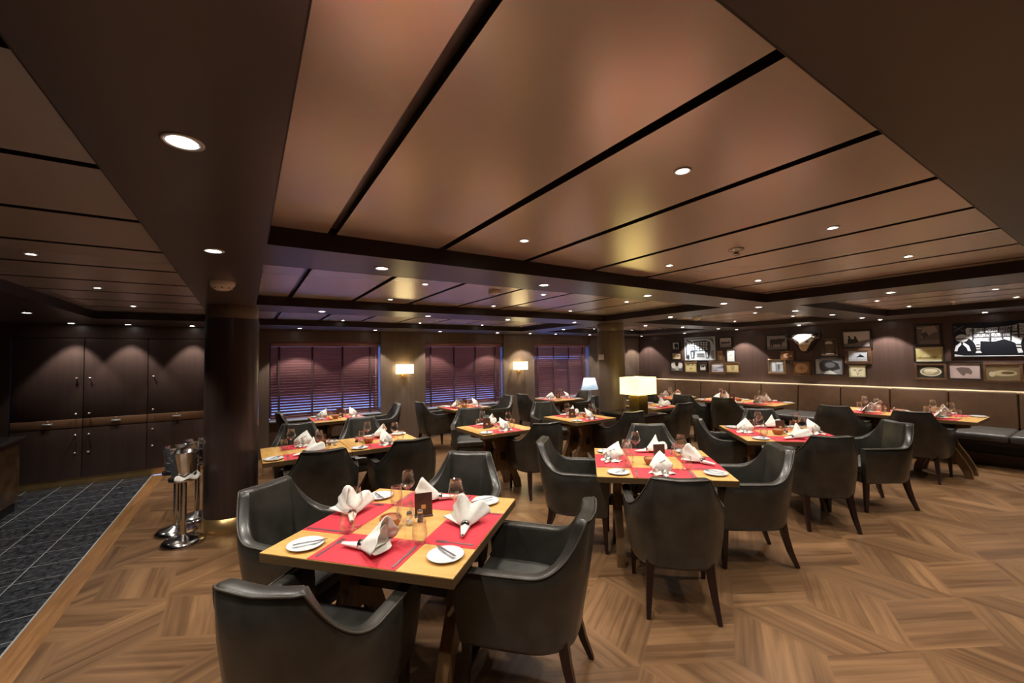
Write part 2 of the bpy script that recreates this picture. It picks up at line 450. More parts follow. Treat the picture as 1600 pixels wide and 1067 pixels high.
def bulb(parent, data):
    o = bpy.data.objects.new('bulb', data); COL.objects.link(o); o.parent = parent; o.location = (0, 0, -.02)
ordn = ['first', 'second', 'third', 'fourth', 'fifth', 'sixth', 'seventh', 'eighth', 'ninth', 'tenth', 'eleventh', 'twelfth']
def row(y, xs, place, z=SOF, big=True, wall=()):
    for i, x in enumerate(xs):
        P = PB if big else PS
        o = P.put((x, y, z), 0, '%s round downlight, %s from left, row %s' % ('large' if big else 'small', ordn[i], place), 'downlights ' + place)
        d = ((LL if x < -.3 else LW) if i in wall else LA) if big else LC
        if i in wall: o.location.x = min(x, 9.33)
        bulb(o, d)
XS = [.70, 1.95, 3.17, 4.45, 5.20, 6.15, 7.33, 8.50, 9.33]
row(-.10, [-.14] + XS, 'on the soffit above the viewer', wall=(9,))
row(1.32, [-.14, 5.18, 9.33], 'level with the nearest coffers', wall=(2,))
row(2.54, [-.14] + XS, 'on the soffit behind the nearest coffers', wall=(9,))
row(3.80, [-.13, 5.24, 9.33], 'level with the second coffers', wall=(2,))
row(5.05, [.72, 1.98, 3.20, 4.48, 6.22, 7.34, 8.60, 9.33], 'on the soffit behind the second coffers', wall=(7,))
row(6.37, [-1.93, 5.36, 9.33], 'level with the farthest coffers', wall=(2,))
row(7.72, [-1.94, -1.38, -.67, .76, 2.0, 3.28, 4.62, 5.50, 6.25, 7.35, 8.50, 9.33], 'nearest to the blinds and cabinets', wall=tuple(range(12)))
for (y, nm) in ((.88, 'in the front half of the nearest coffers'), (1.88, 'in the back half of the nearest coffers'), (3.40, 'in the front half of the second coffers'),
                (4.43, 'in the back half of the second coffers'), (6.05, 'in the front half of the farthest coffers'), (7.02, 'in the back half of the farthest coffers')):
    row(y, [1.31, 2.60, 3.86, 6.84, 8.13], nm, PAN, False)
for y, nm in ((.9, 'nearest'), (2.2, 'second'), (3.53, 'third'), (4.82, 'fourth'), (6.15, 'farthest')):
    o = PS.put((-1.06, y, PAN), 0, 'small round downlight, %s along the left coffer' % nm, 'downlights in the left coffer'); bulb(o, LC)

# smoke detectors, sprinklers
def smoke(loc, label):
    m = MB(); m.lathe([(.075, 0), (.075, -.02), (.068, -.03), (.05, -.05), (.035, -.058), (.0005, -.06)], 28)
    o = m.build('smoke_detector', MT['white'], None, loc); tag(o, label, 'smoke detector')
    s = MB()
    for k in range(8):
        a = 2 * PI * k / 8; s.box(.040, .058, -.004, .004, -.0475, -.037, 0, Matrix.Rotation(a, 4, 'Z'))
    s.build('vent', MT['black'], o)
smoke((-.14, 3.50, SOF), 'white round smoke detector on the dark soffit before the left pillar')
smoke((6.49, 4.18, PAN), 'white round smoke detector in the coffer right of the far pillar')
def sprinkler(loc, label):
    m = MB(); m.lathe([(.045, 0), (.045, -.006), (.018, -.01), (.012, -.03), (.022, -.034), (.022, -.037), (.0005, -.038)], 20)
    o = m.build('sprinkler_head', MT['steel'], None, loc); tag(o, label, 'sprinkler')
sprinkler((2.58, 1.38, PAN), 'chrome sprinkler head on a bronze panel of the nearest coffer')
sprinkler((2.69, 6.48, PAN), 'chrome sprinkler head in the coffer nearest the blinds')
sprinkler((8.02, 1.40, PAN), 'chrome sprinkler head in the coffer above the bull plate')
m = MB(); m.box(-.045, .045, -.045, .045, -.035, 0, bev=.006)
tag(m.build('ceiling_sensor', MT['white'], None, (2.01, 3.40, PAN)), 'small square white sensor on a panel of the second coffer', 'sensor')

# ------------------------------------------------------------------ pillars
def pillar(x, y, label, brass=True):
    t = thing('round_pillar', label, 'pillar', (x, y, 0))
    m = MB(); m.lathe([(.228, .14 if brass else 0), (.228, 2.03)], 48); m.build('shaft', MT['pilaster' if not brass else 'pillarwood'], t)
    m = MB(); m.lathe([(.214, 2.03), (.222, 2.035), (.222, SOF)], 48); m.build('collar', MT['pilaster'], t)
    if brass: m = MB(); m.lathe([(.231, 0), (.231, .14), (.22, .142)], 48); m.build('brass_base', MT['brass'], t)
pillar(-.11, 5.0, 'dark wood clad round pillar with brass foot beside the wine coolers')
pillar(5.30, 5.05, 'round wood clad pillar behind the box shaded lamp', False)

# ------------------------------------------------------------------ tall cabinets on the left
def cabinets():
    X0, W = -2.52, .665; yf = 7.92
    nms = ['leftmost, partly behind the stone counter', 'second from the left', 'third from the left', 'fourth from the left, behind the round pillar']
    for i in range(4):
        x = X0 + W * i; g = .004
        t = thing('tall_cabinet', 'dark walnut wall cabinet with knobs, ' + nms[i], 'cabinet', (x + W / 2, yf, 0), 0, 'tall cabinets along the left wall')
        h = W / 2 - g
        def doors(nm, z0, z1, kn, kz):
            d = MB(); d.box(-h, h, 0, .02, z0, z1, bev=.003); o = d.build(nm, MT['cab'], t)
            for z in kz:
                k = MB(); k.lathe([(.006, 0), (.006, .014), (.013, .018), (.013, .026), (.0005, .03)], 14, 0, Matrix.Translation((kn, 0, z)) @ Matrix.Rotation(PI / 2, 4, 'X'))
                k.build('knob', MT['knob'], o)
        kx = -h + .06 if i in (1, 2) else h - .06
        doors('upper_door', .895, 1.975, kx, (1.435, .955))
        doors('lower_door', .10, .765, kx, (.673, .434))
        d = MB(); d.box(-h, h, -.002, .02, .772, .888, bev=.003); dr = d.build('drawer', MT['cabband'], t)
        p = MB(); p.tube([(-.035, -.012, .835), (.035, -.012, .835)], .006, 8); p.tube([(-.035, -.002, .835), (-.035, -.014, .835)], .005, 6); p.tube([(.035, -.002, .835), (.035, -.014, .835)], .005, 6)
        p.box(-.05, .05, -.005, -.002, .82, .85, bev=.001); p.build('pull', MT['knob'], dr)
        lk = MB(); lk.lathe([(.008, 0), (.008, .006), (.0005, .007)], 12, 0, Matrix.Translation((.004, -.002, .872)) @ Matrix.Rotation(PI / 2, 4, 'X')); lk.build('lock', MT['knob'], dr)
        c = MB(); c.box(-W / 2, W / 2, .021, .34, .10, 1.985); c.build('carcass', MT['cab'], t)
        b = MB(); b.box(-W / 2, W / 2, .03, .34, 0, .098); b.build('brass_plinth', MT['brass'], t)
cabinets()

# ------------------------------------------------------------------ stone counter
def counter():
    t = thing('serving_counter', 'brown marble serving counter with black top at the left edge', 'counter', (-2.75, 5.0, 0))
    m = MB(); m.box(-.6, .59, -3.0, 1.98, 0, .10); m.build('kick', MT['black'], t)
    m = MB(); m.box(-.62, .61, -3.02, 2.0, .10, .775); m.build('marble_front', MT['counterstone'], t)
    m = MB(); m.box(-.66, .65, -3.05, 2.04, .775, .815, bev=.006); m.build('counter_top', MT['countertop'], t)
counter()
t = thing('drinks_dispenser', 'chrome drinks dispenser standing on the black counter top', 'dispenser', (-2.42, 6.62, .815))
m = MB(); m.lathe([(.0005, .0), (.09, 0), (.09, .03), (.075, .04), (.075, .40), (.085, .41), (.085, .43), (.05, .46), (.0005, .47)], 28); m.build('urn', MT['steel'], t)
m = MB(); m.tube([(.07, -.02, .08), (.12, -.035, .08)], .012, 10); m.tube([(.115, -.034, .09), (.115, -.034, .05)], .009, 8); m.build('tap', MT['steel'], t)
m = MB(); m.lathe([(.0005, 0), (.012, .0), (.016, .02), (.0005, .035)], 12, 0, Matrix.Translation((0, 0, .468))); m.build('lid_knob', MT['black'], t)

# ------------------------------------------------------------------ wine coolers
def cooler_proto():
    t = thing('wine_cooler', 'x', 'wine cooler')
    m = MB(); m.lathe([(.0005, 0), (.165, 0), (.168, .012), (.15, .03), (.13, .045), (.05, .06), (.03, .075), (.0005, .08)], 36); m.build('base', MT['steel'], t)
    m = MB(); m.lathe([(.024, .07), (.024, .56)], 20); m.build('pole', MT['steel'], t)
    m = MB(); m.lathe([(.024, .545), (.10, .555), (.112, .56), (.112, .585), (.10, .585), (.095, .575), (.0005, .572)], 32); m.build('ring_holder', MT['steel'], t)
    m = MB(); m.lathe([(.0005, .576), (.082, .576), (.088, .60), (.106, .80), (.118, .808), (.118, .814), (.104, .814), (.086, .61), (.0005, .60)], 36); b = m.build('bucket', MT['steel'], t)
    for s in (-1, 1):
        h = MB(); h.tube([(s * .097, -.02, .73), (s * .125, -.02, .735), (s * .125, .02, .735), (s * .097, .02, .73)], .005, 8); h.build('bucket_handle', MT['steel'], b)
    return t
PC = Proto(cooler_proto())
PC.put((-.46, 4.79, 0), .3, 'chrome wine cooler on stand, nearest beside the left pillar', 'wine coolers')
PC.put((-.545, 5.125, 0), 1.1, 'chrome wine cooler on stand, middle one behind the nearest', 'wine coolers')
PC.put((-.41, 5.45, 0), 2.0, 'chrome wine cooler on stand, rearmost behind the left pillar', 'wine coolers')
def cloth(loc, rz, label):
    m = MB(); n = 26
    def fn(u, v):
        a = -2.6 + 3.6 * u; r = .100 + .030 * v + .007 * math.sin(9 * a) * v
        return (r * math.cos(a), r * math.sin(a), .012 * math.sin(7 * a + 2 * v) - .03 * v * v + .02)
    m.grid(fn, n, 5); o = m.build('cloth_napkin', MT['napkin'], None, loc, rz)
    md = o.modifiers.new('thick', 'SOLIDIFY'); md.thickness = .006
    tag(o, label, 'napkin')
cloth((-.46, 4.79, .59), .6, 'white cloth wrapped round the nearest wine cooler')
cloth((-.545, 5.125, .59), 1.6, 'white cloth wrapped round the middle wine cooler')

# ------------------------------------------------------------------ armchair
def chair_proto():
    t = thing('armchair', 'x', 'armchair')
    # plan path of the outer shell, right half from arm tip to back centre, mirrored
    half = []
    for k in range(9): half.append((.285 - .325 * k / 8, .300 + .006 * math.sin(PI * k / 8), 0.))      # arm
    NC = 20
    for k in range(1, NC + 1):                                                                         # corner
        a = k / NC * R(78); half.append((-.04 - .235 * math.sin(a) - .012 * k / NC, .105 + .195 * math.cos(a), k / NC))
    e_ = half[-1]
    for k in range(1, 5): half.append((e_[0] - .012 * math.sin(PI / 2 * k / 4), e_[1] * (1 - k / 4), 1. + k))
    path = half + [(x, -y, c) for (x, y, c) in reversed(half[:-1])]
    N = len(path)
    def H(c):
        if c == 0: return .640
        if c >= 1: return .862 - .002 * (c - 1)
        return .640 + .222 * (min(1, max(0, (c - .10) / .80)) ** 2.3)
    nor = []
    for i in range(N):
        a, b = path[max(i - 1, 0)], path[min(i + 1, N - 1)]
        d = Vector((b[0] - a[0], b[1] - a[1])).normalized(); nor.append(Vector((d.y, -d.x)))
    # outward normal check
    if nor[0].y < 0: nor = [-n for n in nor]
    m = MB(); cols = []; rimpts = []
    for i, (x, y, c) in enumerate(path):
        h = H(c); n = nor[i]; th = .058 + (.012 if c >= 1 else 0)
        isback = min(1, c)
        def P(off, z):
            k = .90 + .10 * min(1, max(0, (z - .29) / .30)) ** .7
            lean = -.055 * isback * max(0, (z - .42) / .44)
            return (x * k + n.x * off + lean, y * k * (1 - .03 * isback * max(0, z - .64)) + n.y * off, z)
        ring = [P(-.03, .285), P(-.006, .290), P(0, .310), P(.004, .40), P(.006, .50), P(.006, .50 + (h - .50) * .5), P(.003, h - .016), P(-.004, h - .004), P(-.014, h),
                P(-th + .012, h), P(-th + .003, h - .004), P(-th, h - .018), P(-th - .004, .50 + (h - .50) * .4), P(-th - .004, .44), P(-th, .38)]
        rimpts.append(P(.002, h - .004)); cols.append(ring)
    M_ = len(cols[0])
    vs = [p for c in cols for p in c]; fs = []
    for i in range(N - 1):
        for j in range(M_ - 1): fs.append((i * M_ + j, (i + 1) * M_ + j, (i + 1) * M_ + j + 1, i * M_ + j + 1))
    m.add(vs, fs, 0, True)
    for e in (0, N - 1): m.add(cols[e], [tuple(range(M_))], 0, False)
    bot = [c[0] for c in cols]; m.add(bot, [tuple(range(N))], 0, False)
    m.box(.235, .272, -.215, .215, .288, .415, bev=.008)
    sh = m.build('shell', MT['leather'], t)
    p = MB(); p.tube(rimpts, .0045, 6); p.build('piping', MT['piping'], sh)
    s = MB()
    def seat(u, v):
        x = -.215 + .50 * u; y = (-.232 + .464 * v) * (.80 + .20 * min(1, u * 2.2))
        e = min(u, 1 - u, v, 1 - v); return (x, y, .452 + .022 * min(1, e * 9) ** .5)
    s.grid(seat, 14, 14)
    ed = [seat(u / 14, 0) for u in range(15)] + [seat(1, v / 14) for v in range(1, 15)] + [seat(u / 14, 1) for u in range(13, -1, -1)] + [seat(0, v / 14) for v in range(13, 0, -1)]
    n = len(ed); s.add(ed + [(a, b, .395) for a, b, c in ed], [(i, (i + 1) % n, (i + 1) % n + n, i + n) for i in range(n)] + [tuple(range(n, 2 * n))], 0, True)
    s.build('seat_cushion', MT['seat'], t)
    for sy in (-1, 1):
        l = MB(); l.tube([(.235, sy * .235, .32), (.242, sy * .238, .16), (.248, sy * .240, 0)], [.030, .025, .017], 4, square=True); l.build('leg', MT['leg'], t)
        l = MB(); l.tube([(-.205, sy * .175, .32), (-.222, sy * .182, .22), (-.250, sy * .192, .11), (-.292, sy * .203, .0)], [.034, .029, .024, .017], 4, square=True); l.build('leg', MT['leg'], t)
    return t
PCH = Proto(chair_proto())
def chair(x, y, deg, label, group):
    a = R(deg); k = .985
    PCH.put((x * k + .335 * math.cos(a), y * k + .335 * math.sin(a), 0), a, label, group)
AC = 'dark leather armchair '
CHAIRS = [
 (.032, 1.634, 46, 'at the front side of the nearest table, back to viewer', 'nearest'), (.101, 3.045, -52, 'at the left side of the nearest table', 'nearest'),
 (1.457, 1.54, 131, 'at the right side of the nearest table, pulled well out', 'nearest'), (1.545, 3.05, -133, 'at the far side of the nearest table', 'nearest'),
 (2.293, 3.104, -47, 'at the left side of the central table', 'central'), (3.787, 3.087, -131, 'at the far side of the central table', 'central'),
 (2.226, 1.582, 46, 'at the front side of the central table, back to viewer', 'central'), (3.692, 1.656, 142, 'at the right side of the central table', 'central'),
 (4.635, 3.066, -48, 'at the left side of the right-hand table', 'right-hand'), (5.991, 2.985, -138, 'at the far side of the right-hand table', 'right-hand'),
 (4.45, 1.585, 47, 'at the front side of the right-hand table, back to viewer', 'right-hand'), (5.937, 1.504, 146, 'at the right side of the right-hand table', 'right-hand'),
 (7.05, 2.48, 6, 'facing the wall bench below the black bull plate, left one', 'bench'), (7.04, 1.66, 4, 'facing the wall bench below the black bull plate, right one', 'bench'),
 (7.05, 4.12, 8, 'at the middle bench table, right one, seen from behind', 'bench'), (7.05, 4.92, 10, 'at the middle bench table, left one, seen from behind', 'bench'), (6.88, 5.58, 8, 'facing the bench at the farthest bench table', 'bench'),
 (5.86, 4.02, 87, 'just right of the box lamp, back to viewer', 'lamp'), (5.876, 6.0, -91, 'behind the table next to the box lamp, facing the viewer', 'lamp'),
 (4.46, 3.84, 82, 'at the front side of the table left of the box lamp', 'trestle'), (4.367, 5.80, -106, 'at the far side of the table left of the box lamp', 'trestle'),
 (2.94, 3.82, 78, 'at the front of the small table in mid room', 'middle'), (2.944, 5.80, -112, 'behind the small table in mid room', 'middle'),
 (2.62, 7.20, 4, 'left of the table below the middle window', 'window'), (4.60, 7.25, 180, 'right of the table below the middle window', 'window'),
 (.40, 7.15, 6, 'left of the table below the left window', 'window'), (2.29, 7.25, 176, 'right of the table below the left window', 'window'),
 (.566, 3.845, 84, 'at the front left of the long double table, back to viewer', 'double'), (1.347, 3.845, 87, 'at the front right of the long double table, back to viewer', 'double'),
 (.553, 5.82, -89, 'at the far left of the long double table', 'double'), (1.312, 5.82, -93, 'at the far right of the long double table', 'double'),
 (4.90, 7.25, 5, 'left of the table below the right window', 'window'), (6.60, 7.10, 182, 'right of the table below the right window', 'window')]
for (x, y, d, l, g) in CHAIRS: chair(x, y, d, AC + l, 'armchairs at the %s table' % g if g not in ('bench', 'window') else 'armchairs at the %s tables' % g)

# ------------------------------------------------------------------ tables
ZT = .735
def table_proto(L, W):
    t = thing('trestle_table', 'x', 'table')
    hl, hw = L / 2, W / 2; th = .042
    m = MB(); m.box(-hl, hl, -hw, hw, ZT - th, ZT - .004, 1); m.box(-hl + .0005, hl - .0005, -hw + .0005, hw - .0005, ZT - .004, ZT, 0); m.build('tabletop', [MT['tabletop'], MT['table_edge']], t)
    zu = ZT - th
    pr = [(-.27, zu), (-.27, zu - .06), (-.115, zu - .09), (-.085, zu - .18), (-.11, zu - .30), (-.20, zu - .46), (-.262, zu - .60), (-.275, 0)]
    pr += [(-.20, 0), (-.185, .07), (-.14, .17), (-.08, .235), (0, .26), (.08, .235), (.14, .17), (.185, .07), (.20, 0)]
    pr += [(-a, b) for a, b in reversed(pr[:8])]
    xo = hl - (.17 if L > .9 else .24)
    for s in (-1, 1):
        f = MB(); f.prism(pr, s * xo - .03, s * xo + .03, 'x'); f.build('end_frame', MT['trestle'], t)
    b = MB(); b.box(-xo - .07, xo + .07, -.022, .022, .38, .46); b.box(-xo - .03, xo + .03, -.03, .03, zu - .06, zu - .001); b.build('stretcher', MT['iron'], t)
    return t
PT9, PT7 = Proto(table_proto(.955, .955)), Proto(table_proto(.735, .735))
TB = {}
def table(key, P, x, y, deg, label, group):
    o = P.put((x, y, 0), R(deg), label, group); TB[key] = (x, y, R(deg), .4775 if P is PT9 else .3675)
table('T1', PT9, .734, 2.207, -48.3, 'square honey wood table with red placemats, nearest to the viewer', 'large square tables')
table('T2', PT9, 2.82, 2.237, -43, 'square honey wood table with red placemats in the centre right', 'large square tables')
table('T3', PT9, 4.91, 2.24, -44, 'square honey wood table with red placemats before the bench tables, rightmost free-standing', 'large square tables')
table('T6a', PT7, .497, 4.56, 90, 'left half of the long double table beside the dark pillar', 'small square tables')
table('T6b', PT7, 1.238, 4.56, 90, 'right half of the long double table behind the nearest table', 'small square tables')
table('T7', PT7, 1.20, 6.85, 0, 'small honey wood table below the left window', 'small square tables')
table('T8', PT7, 3.36, 6.83, 0, 'small honey wood table below the middle window', 'small square tables')
table('T11', PT7, 5.57, 6.82, 0, 'small honey wood table below the right window', 'small square tables')
table('T9', PT7, 2.64, 4.50, 90, 'small honey wood table in the middle of the room', 'small square tables')
table('T10', PT7, 4.06, 4.52, 90, 'small honey wood table with arched trestle left of the box lamp', 'small square tables')
table('T12', PT7, 5.94, 4.76, 90, 'small honey wood table just right of the box lamp', 'small square tables')
table('T4a', PT7, 7.75, 2.27, 0, 'left half of the long bench table below the bull plate', 'small square tables')
table('T4b', PT7, 7.75, 1.53, 0, 'right half of the long bench table below the bull plate', 'small square tables')
table('T5a', PT7, 7.75, 4.52, 0, 'left half of the middle bench table below the longhorn skull', 'small square tables')
table('T5b', PT7, 7.75, 3.78, 0, 'right half of the middle bench table below the longhorn skull', 'small square tables')
table('T5c', PT7, 7.55, 5.55, 0, 'farthest bench table near the box lamp', 'small square tables')

# ------------------------------------------------------------------ tableware
def mat_proto(w, d):
    m = MB(); m.box(-w / 2, w / 2, -d / 2, d / 2, 0, .002); return tag(m.build('placemat', MT['mat']), 'x', 'placemat')
PM9, PM7 = Proto(mat_proto(.44, .275)), Proto(mat_proto(.40, .26))
def plate_proto():
    m = MB(); m.lathe([(.0005, .002), (.045, .002), (.048, 0), (.055, .004), (.078, .011), (.082, .014), (.080, .0155), (.056, .0085), (.048, .006), (.0005, .006)], 40)
    return tag(m.build('side_plate', MT['china']), 'x', 'plate')
PPL = Proto(plate_proto())
def knife_proto(L, nm):
    m = MB(); h = L * .46
    m.prism([(-.0055, -L / 2), (.0055, -L / 2), (.0045, -L / 2 + h), (-.0045, -L / 2 + h)], 0, .004, 'z')
    m.prism([(-.0045, -L / 2 + h), (.0045, -L / 2 + h), (.0085, -L / 2 + h + .02), (.009, L / 2 - .03), (.004, L / 2 - .005), (-.002, L / 2), (-.005, L / 2 - .02)], .001, .0025, 'z')
    return tag(m.build(nm, MT['cutlery']), 'x', 'knife')
PK, PBK = Proto(knife_proto(.21, 'table_knife')), Proto(knife_proto(.15, 'butter_knife'))
def fork_proto():
    m = MB(); L = .19
    m.prism([(-.006, -L / 2), (.006, -L / 2), (.003, L / 2 - .07), (-.003, L / 2 - .07)], 0, .003, 'z')
    m.prism([(-.003, L / 2 - .07), (.003, L / 2 - .07), (.011, L / 2 - .05), (.011, L / 2 - .04), (-.011, L / 2 - .04), (-.011, L / 2 - .05)], .0005, .003, 'z')
    for x in (-.0095, -.0035, .0035, .0095): m.prism([(x - .0015, L / 2 - .04), (x + .0015, L / 2 - .04), (x + .001, L / 2), (x - .001, L / 2)], .0008, .003, 'z')
    return tag(m.build('fork', MT['cutlery']), 'x', 'fork')
PF = Proto(fork_proto())
def wine_proto():
    t = thing('wine_glass', 'x', 'wine glass')
    m = MB(); m.lathe([(.0005, .0035), (.012, .004), (.034, .002), (.035, 0.0)], 28); m.build('foot', MT['glass'], t)
    m = MB(); m.lathe([(.010, .004), (.0045, .012), (.0038, .05), (.0042, .085), (.009, .092)], 14); m.build('stem', MT['glass'], t)
    m = MB(); m.lathe([(.0005, .088), (.012, .092), (.030, .108), (.041, .125), (.0425, .134), (.038, .160), (.031, .200), (.0300, .2005), (.037, .160), (.0413, .134), (.040, .126), (.029, .110), (.0005, .092)], 28); m.build('bowl', MT['glass'], t)
    return t
PW = Proto(wine_proto())
def water_proto():
    m = MB(); m.lathe([(.0005, 0), (.024, 0), (.032, .012), (.036, .035), (.0355, .06), (.030, .108), (.029, .1085), (.034, .06), (.0345, .035), (.030, .016), (.0005, .008)], 28)
    return tag(m.build('water_tumbler', MT['glass']), 'x', 'water glass')
PWA = Proto(water_proto())
def solid(o, th=.003):
    md = o.modifiers.new('thick', 'SOLIDIFY'); md.thickness = th; md.offset = 0
    return o
def ring_part(t, T):
    m = MB(); m.lathe([(.0205, -.014), (.0225, -.014), (.0225, .014), (.0205, .014), (.0205, -.014)], 20, 0, T); m.build('napkin_ring', MT['steel'], t)
def napkin_lying(seed):
    """rolled tail, ring, and a ruffled fan opening to +x"""
    t = thing('folded_napkin', 'x', 'napkin'); rnd = random.Random(seed); ph = rnd.random() * 6
    m = MB()
    def tail(u, v):
        a = 2 * PI * v; r = .006 + .014 * u; return (-.135 + .115 * u, r * 1.2 * math.cos(a), .017 + r * .8 * math.sin(a) + .002 * math.sin(5 * a))
    m.grid(tail, 8, 16)
    def fan(u, v):
        a = 2 * PI * v
        r = .019 + .072 * u ** .8 * (1 + .30 * math.cos(4 * a + ph) * u + .16 * math.cos(7 * a + 2 * ph) * u)
        x = -.02 + .115 * u * (1 - .18 * math.cos(3 * a + ph)); z = .019 + r * math.sin(a) * (.95 if math.sin(a) > 0 else .2) + .018 * u
        return (x, r * 1.12 * math.cos(a), max(.003, z))
    m.grid(fan, 12, 48)
    def inner(u, v):
        a = 2 * PI * v; r = .012 + .048 * u * (1 + .35 * math.cos(3 * a + ph * 2) * u)
        return (-.01 + .085 * u, r * math.cos(a), max(.006, .024 + .022 * u + r * math.sin(a) * (.9 if math.sin(a) > 0 else .25)))
    m.grid(inner, 9, 36)
    solid(m.build('linen', MT['napkin'], t))
    ring_part(t, Matrix.Translation((-.026, 0, .0225)) @ Matrix.Rotation(PI / 2, 4, 'Y'))
    return t
def napkin_standing(seed):
    """pointed leaf of cloth standing up from a folded base"""
    t = thing('standing_napkin', 'x', 'napkin'); rnd = random.Random(seed); k = rnd.random()
    m = MB()
    for (sg, lean, hgt, wid, off, tw) in ((1, .70, .135, .092, -.01, 0.), (-1, .45, .090, .085, .030, .55)):
        def leaf(u, v, sg=sg, lean=lean, hgt=hgt, wid=wid, off=off, tw=tw):
            q = 2 * v - 1; w = wid * (min(1, .62 + 1.1 * u) if u < .35 else max(.02, (1 - u) / .65) ** .85) * q
            fold = .010 * math.sin(5.2 * q + 3 * k) * (1 - u) + .005 * math.sin(11 * q + 8 * u)
            y = off + lean * hgt * (u ** 1.25) * sg - .040 * (1 - q * q) * math.sin(PI * min(1, u + .12)) * sg + fold
            z = .010 + hgt * u + .012 * (1 - q * q) * math.sin(PI * u) - .004 * abs(math.sin(4 * q)) * (1 - u)
            x = w + .018 * u * u * (1 if k > .5 else -1)
            return (x * math.cos(tw) - y * math.sin(tw), x * math.sin(tw) + y * math.cos(tw), z)
        m.grid(leaf, 16, 20)
    def base(u, v):
        a = 2 * PI * v; r = (.030 + .052 * u) * (1 + .12 * math.sin(4 * a + k * 5)); return (r * 1.1 * math.cos(a), r * .72 * math.sin(a) - .008, .026 - .022 * u + .006 * math.sin(6 * a) * u)
    m.grid(base, 6, 36)
    def tip(u, v):
        a = PI * v; return ((.02 - .012 * u) * math.cos(a), -.06 - .06 * u, .004 + (.018 - .010 * u) * math.sin(a))
    m.grid(tip, 5, 8)
    solid(m.build('linen', MT['napkin'], t))
    ring_part(t, Matrix.Translation((0, -.064, .0215)) @ Matrix.Rotation(PI / 2, 4, 'X'))
    return t
PNL = [Proto(napkin_lying(s)) for s in (3, 8)]
PNS = [Proto(napkin_standing(s)) for s in (2, 5)]
SHORT = dict(T1='nearest table', T2='central table', T3='right-hand table', T6a='double table, left half', T6b='double table, right half',
             T7='left window table', T8='middle window table', T11='right window table', T9='small middle table', T10='table left of box lamp', T12='table right of box lamp',
             T4a='nearest bench table, left half', T4b='nearest bench table, right half', T5a='middle bench table, left half', T5b='middle bench table, right half', T5c='farthest bench table')
SIDE = {0: 'front', 90: 'right', 180: 'far', 270: 'left'}
def setting(key, side, nap, nrot=0, world_side=None, wine=True):
    x, y, rot, h = TB[key]
    big = h > .4
    a = rot + R(side)                                    # setting frame: +y points from the edge to the table centre
    c, s = math.cos(a), math.sin(a)
    def W(px, py, z=ZT): px, py = px, py - h; return (x + c * px - s * py, y + s * px + c * py, z)
    where = 'at %s place of %s' % (world_side or SIDE[side], SHORT[key])
    g = 'on ' + SHORT[key]
    k = 1. if big else .88
    (PM9 if big else PM7).put(W(0, .140 if big else .133), a, 'red rectangular placemat ' + where, 'placemats')
    zt = ZT + .002
    P = (PNL if nap[0] == 'L' else PNS)[int(nap[1])]
    P.put(W(-.005 * k, .135, zt), a + R(nrot), ('ruffled cream napkin in steel ring ' if nap[0] == 'L' else 'pointed standing cream napkin ') + where, 'napkins')
    PK.put(W(.198 * k, .12, zt), a + random.uniform(-.04, .04), 'steel table knife ' + where, 'table knives')
    PF.put(W(-.188 * k, .12, zt), a + random.uniform(-.05, .05), 'steel fork ' + where, 'forks')
    PPL.put(W(-.318 * k - (.0 if big else .0), .105 if big else .10), a, 'white side plate ' + where, 'side plates')
    PBK.put(W(-.298 * k, .115, ZT + .0165), a + R(-38 + random.uniform(-10, 10)), 'small butter knife on side plate ' + where, 'butter knives')
    PW.put(W(.125 * k, .245 * (1 if big else .95), zt), 0, 'clear stemmed wine glass ' + where, 'wine glasses')
    PWA.put(W(.196 * k, .255 * (1 if big else .95), zt if big else zt), 0, 'clear water tumbler ' + where, 'water tumblers')
setting('T1', 0, 'L0', 0); setting('T1', 90, 'L0', 15); setting('T1', 180, 'L1', 20); setting('T1', 270, 'L1', 215)
setting('T2', 0, 'S1', 10); setting('T2', 90, 'L0', 40); setting('T2', 180, 'L1', 200); setting('T2', 270, 'S0', 60)
setting('T3', 0, 'L1', 30); setting('T3', 90, 'S1', -60); setting('T3', 180, 'L0', 190); setting('T3', 270, 'S0', 75)
# small tables: frame x axis of the setting depends on the rotation; 90/270 of a table turned by 90 deg are its front/far sides
for key, n in (('T6a', 'LS'), ('T6b', 'SL'), ('T9', 'SL'), ('T10', 'SL'), ('T12', 'LS')):
    setting(key, 270, n[0] + '0', 25, 'front'); setting(key, 90, n[1] + '1', 160, 'far')
for key, n in (('T7', 'SS'), ('T8', 'LS'), ('T11', 'SS')):
    setting(key, 270, n[0] + '1', 40, 'left'); setting(key, 90, n[1] + '0', -50, 'right')
for key, n in (('T4a', 'LS'), ('T4b', 'LL'), ('T5a', 'SL'), ('T5b', 'LL'), ('T5c', 'LS')):
    setting(key, 270, n[0] + '0', -30, 'front'); setting(key, 90, n[1] + '1', 60, 'bench side')

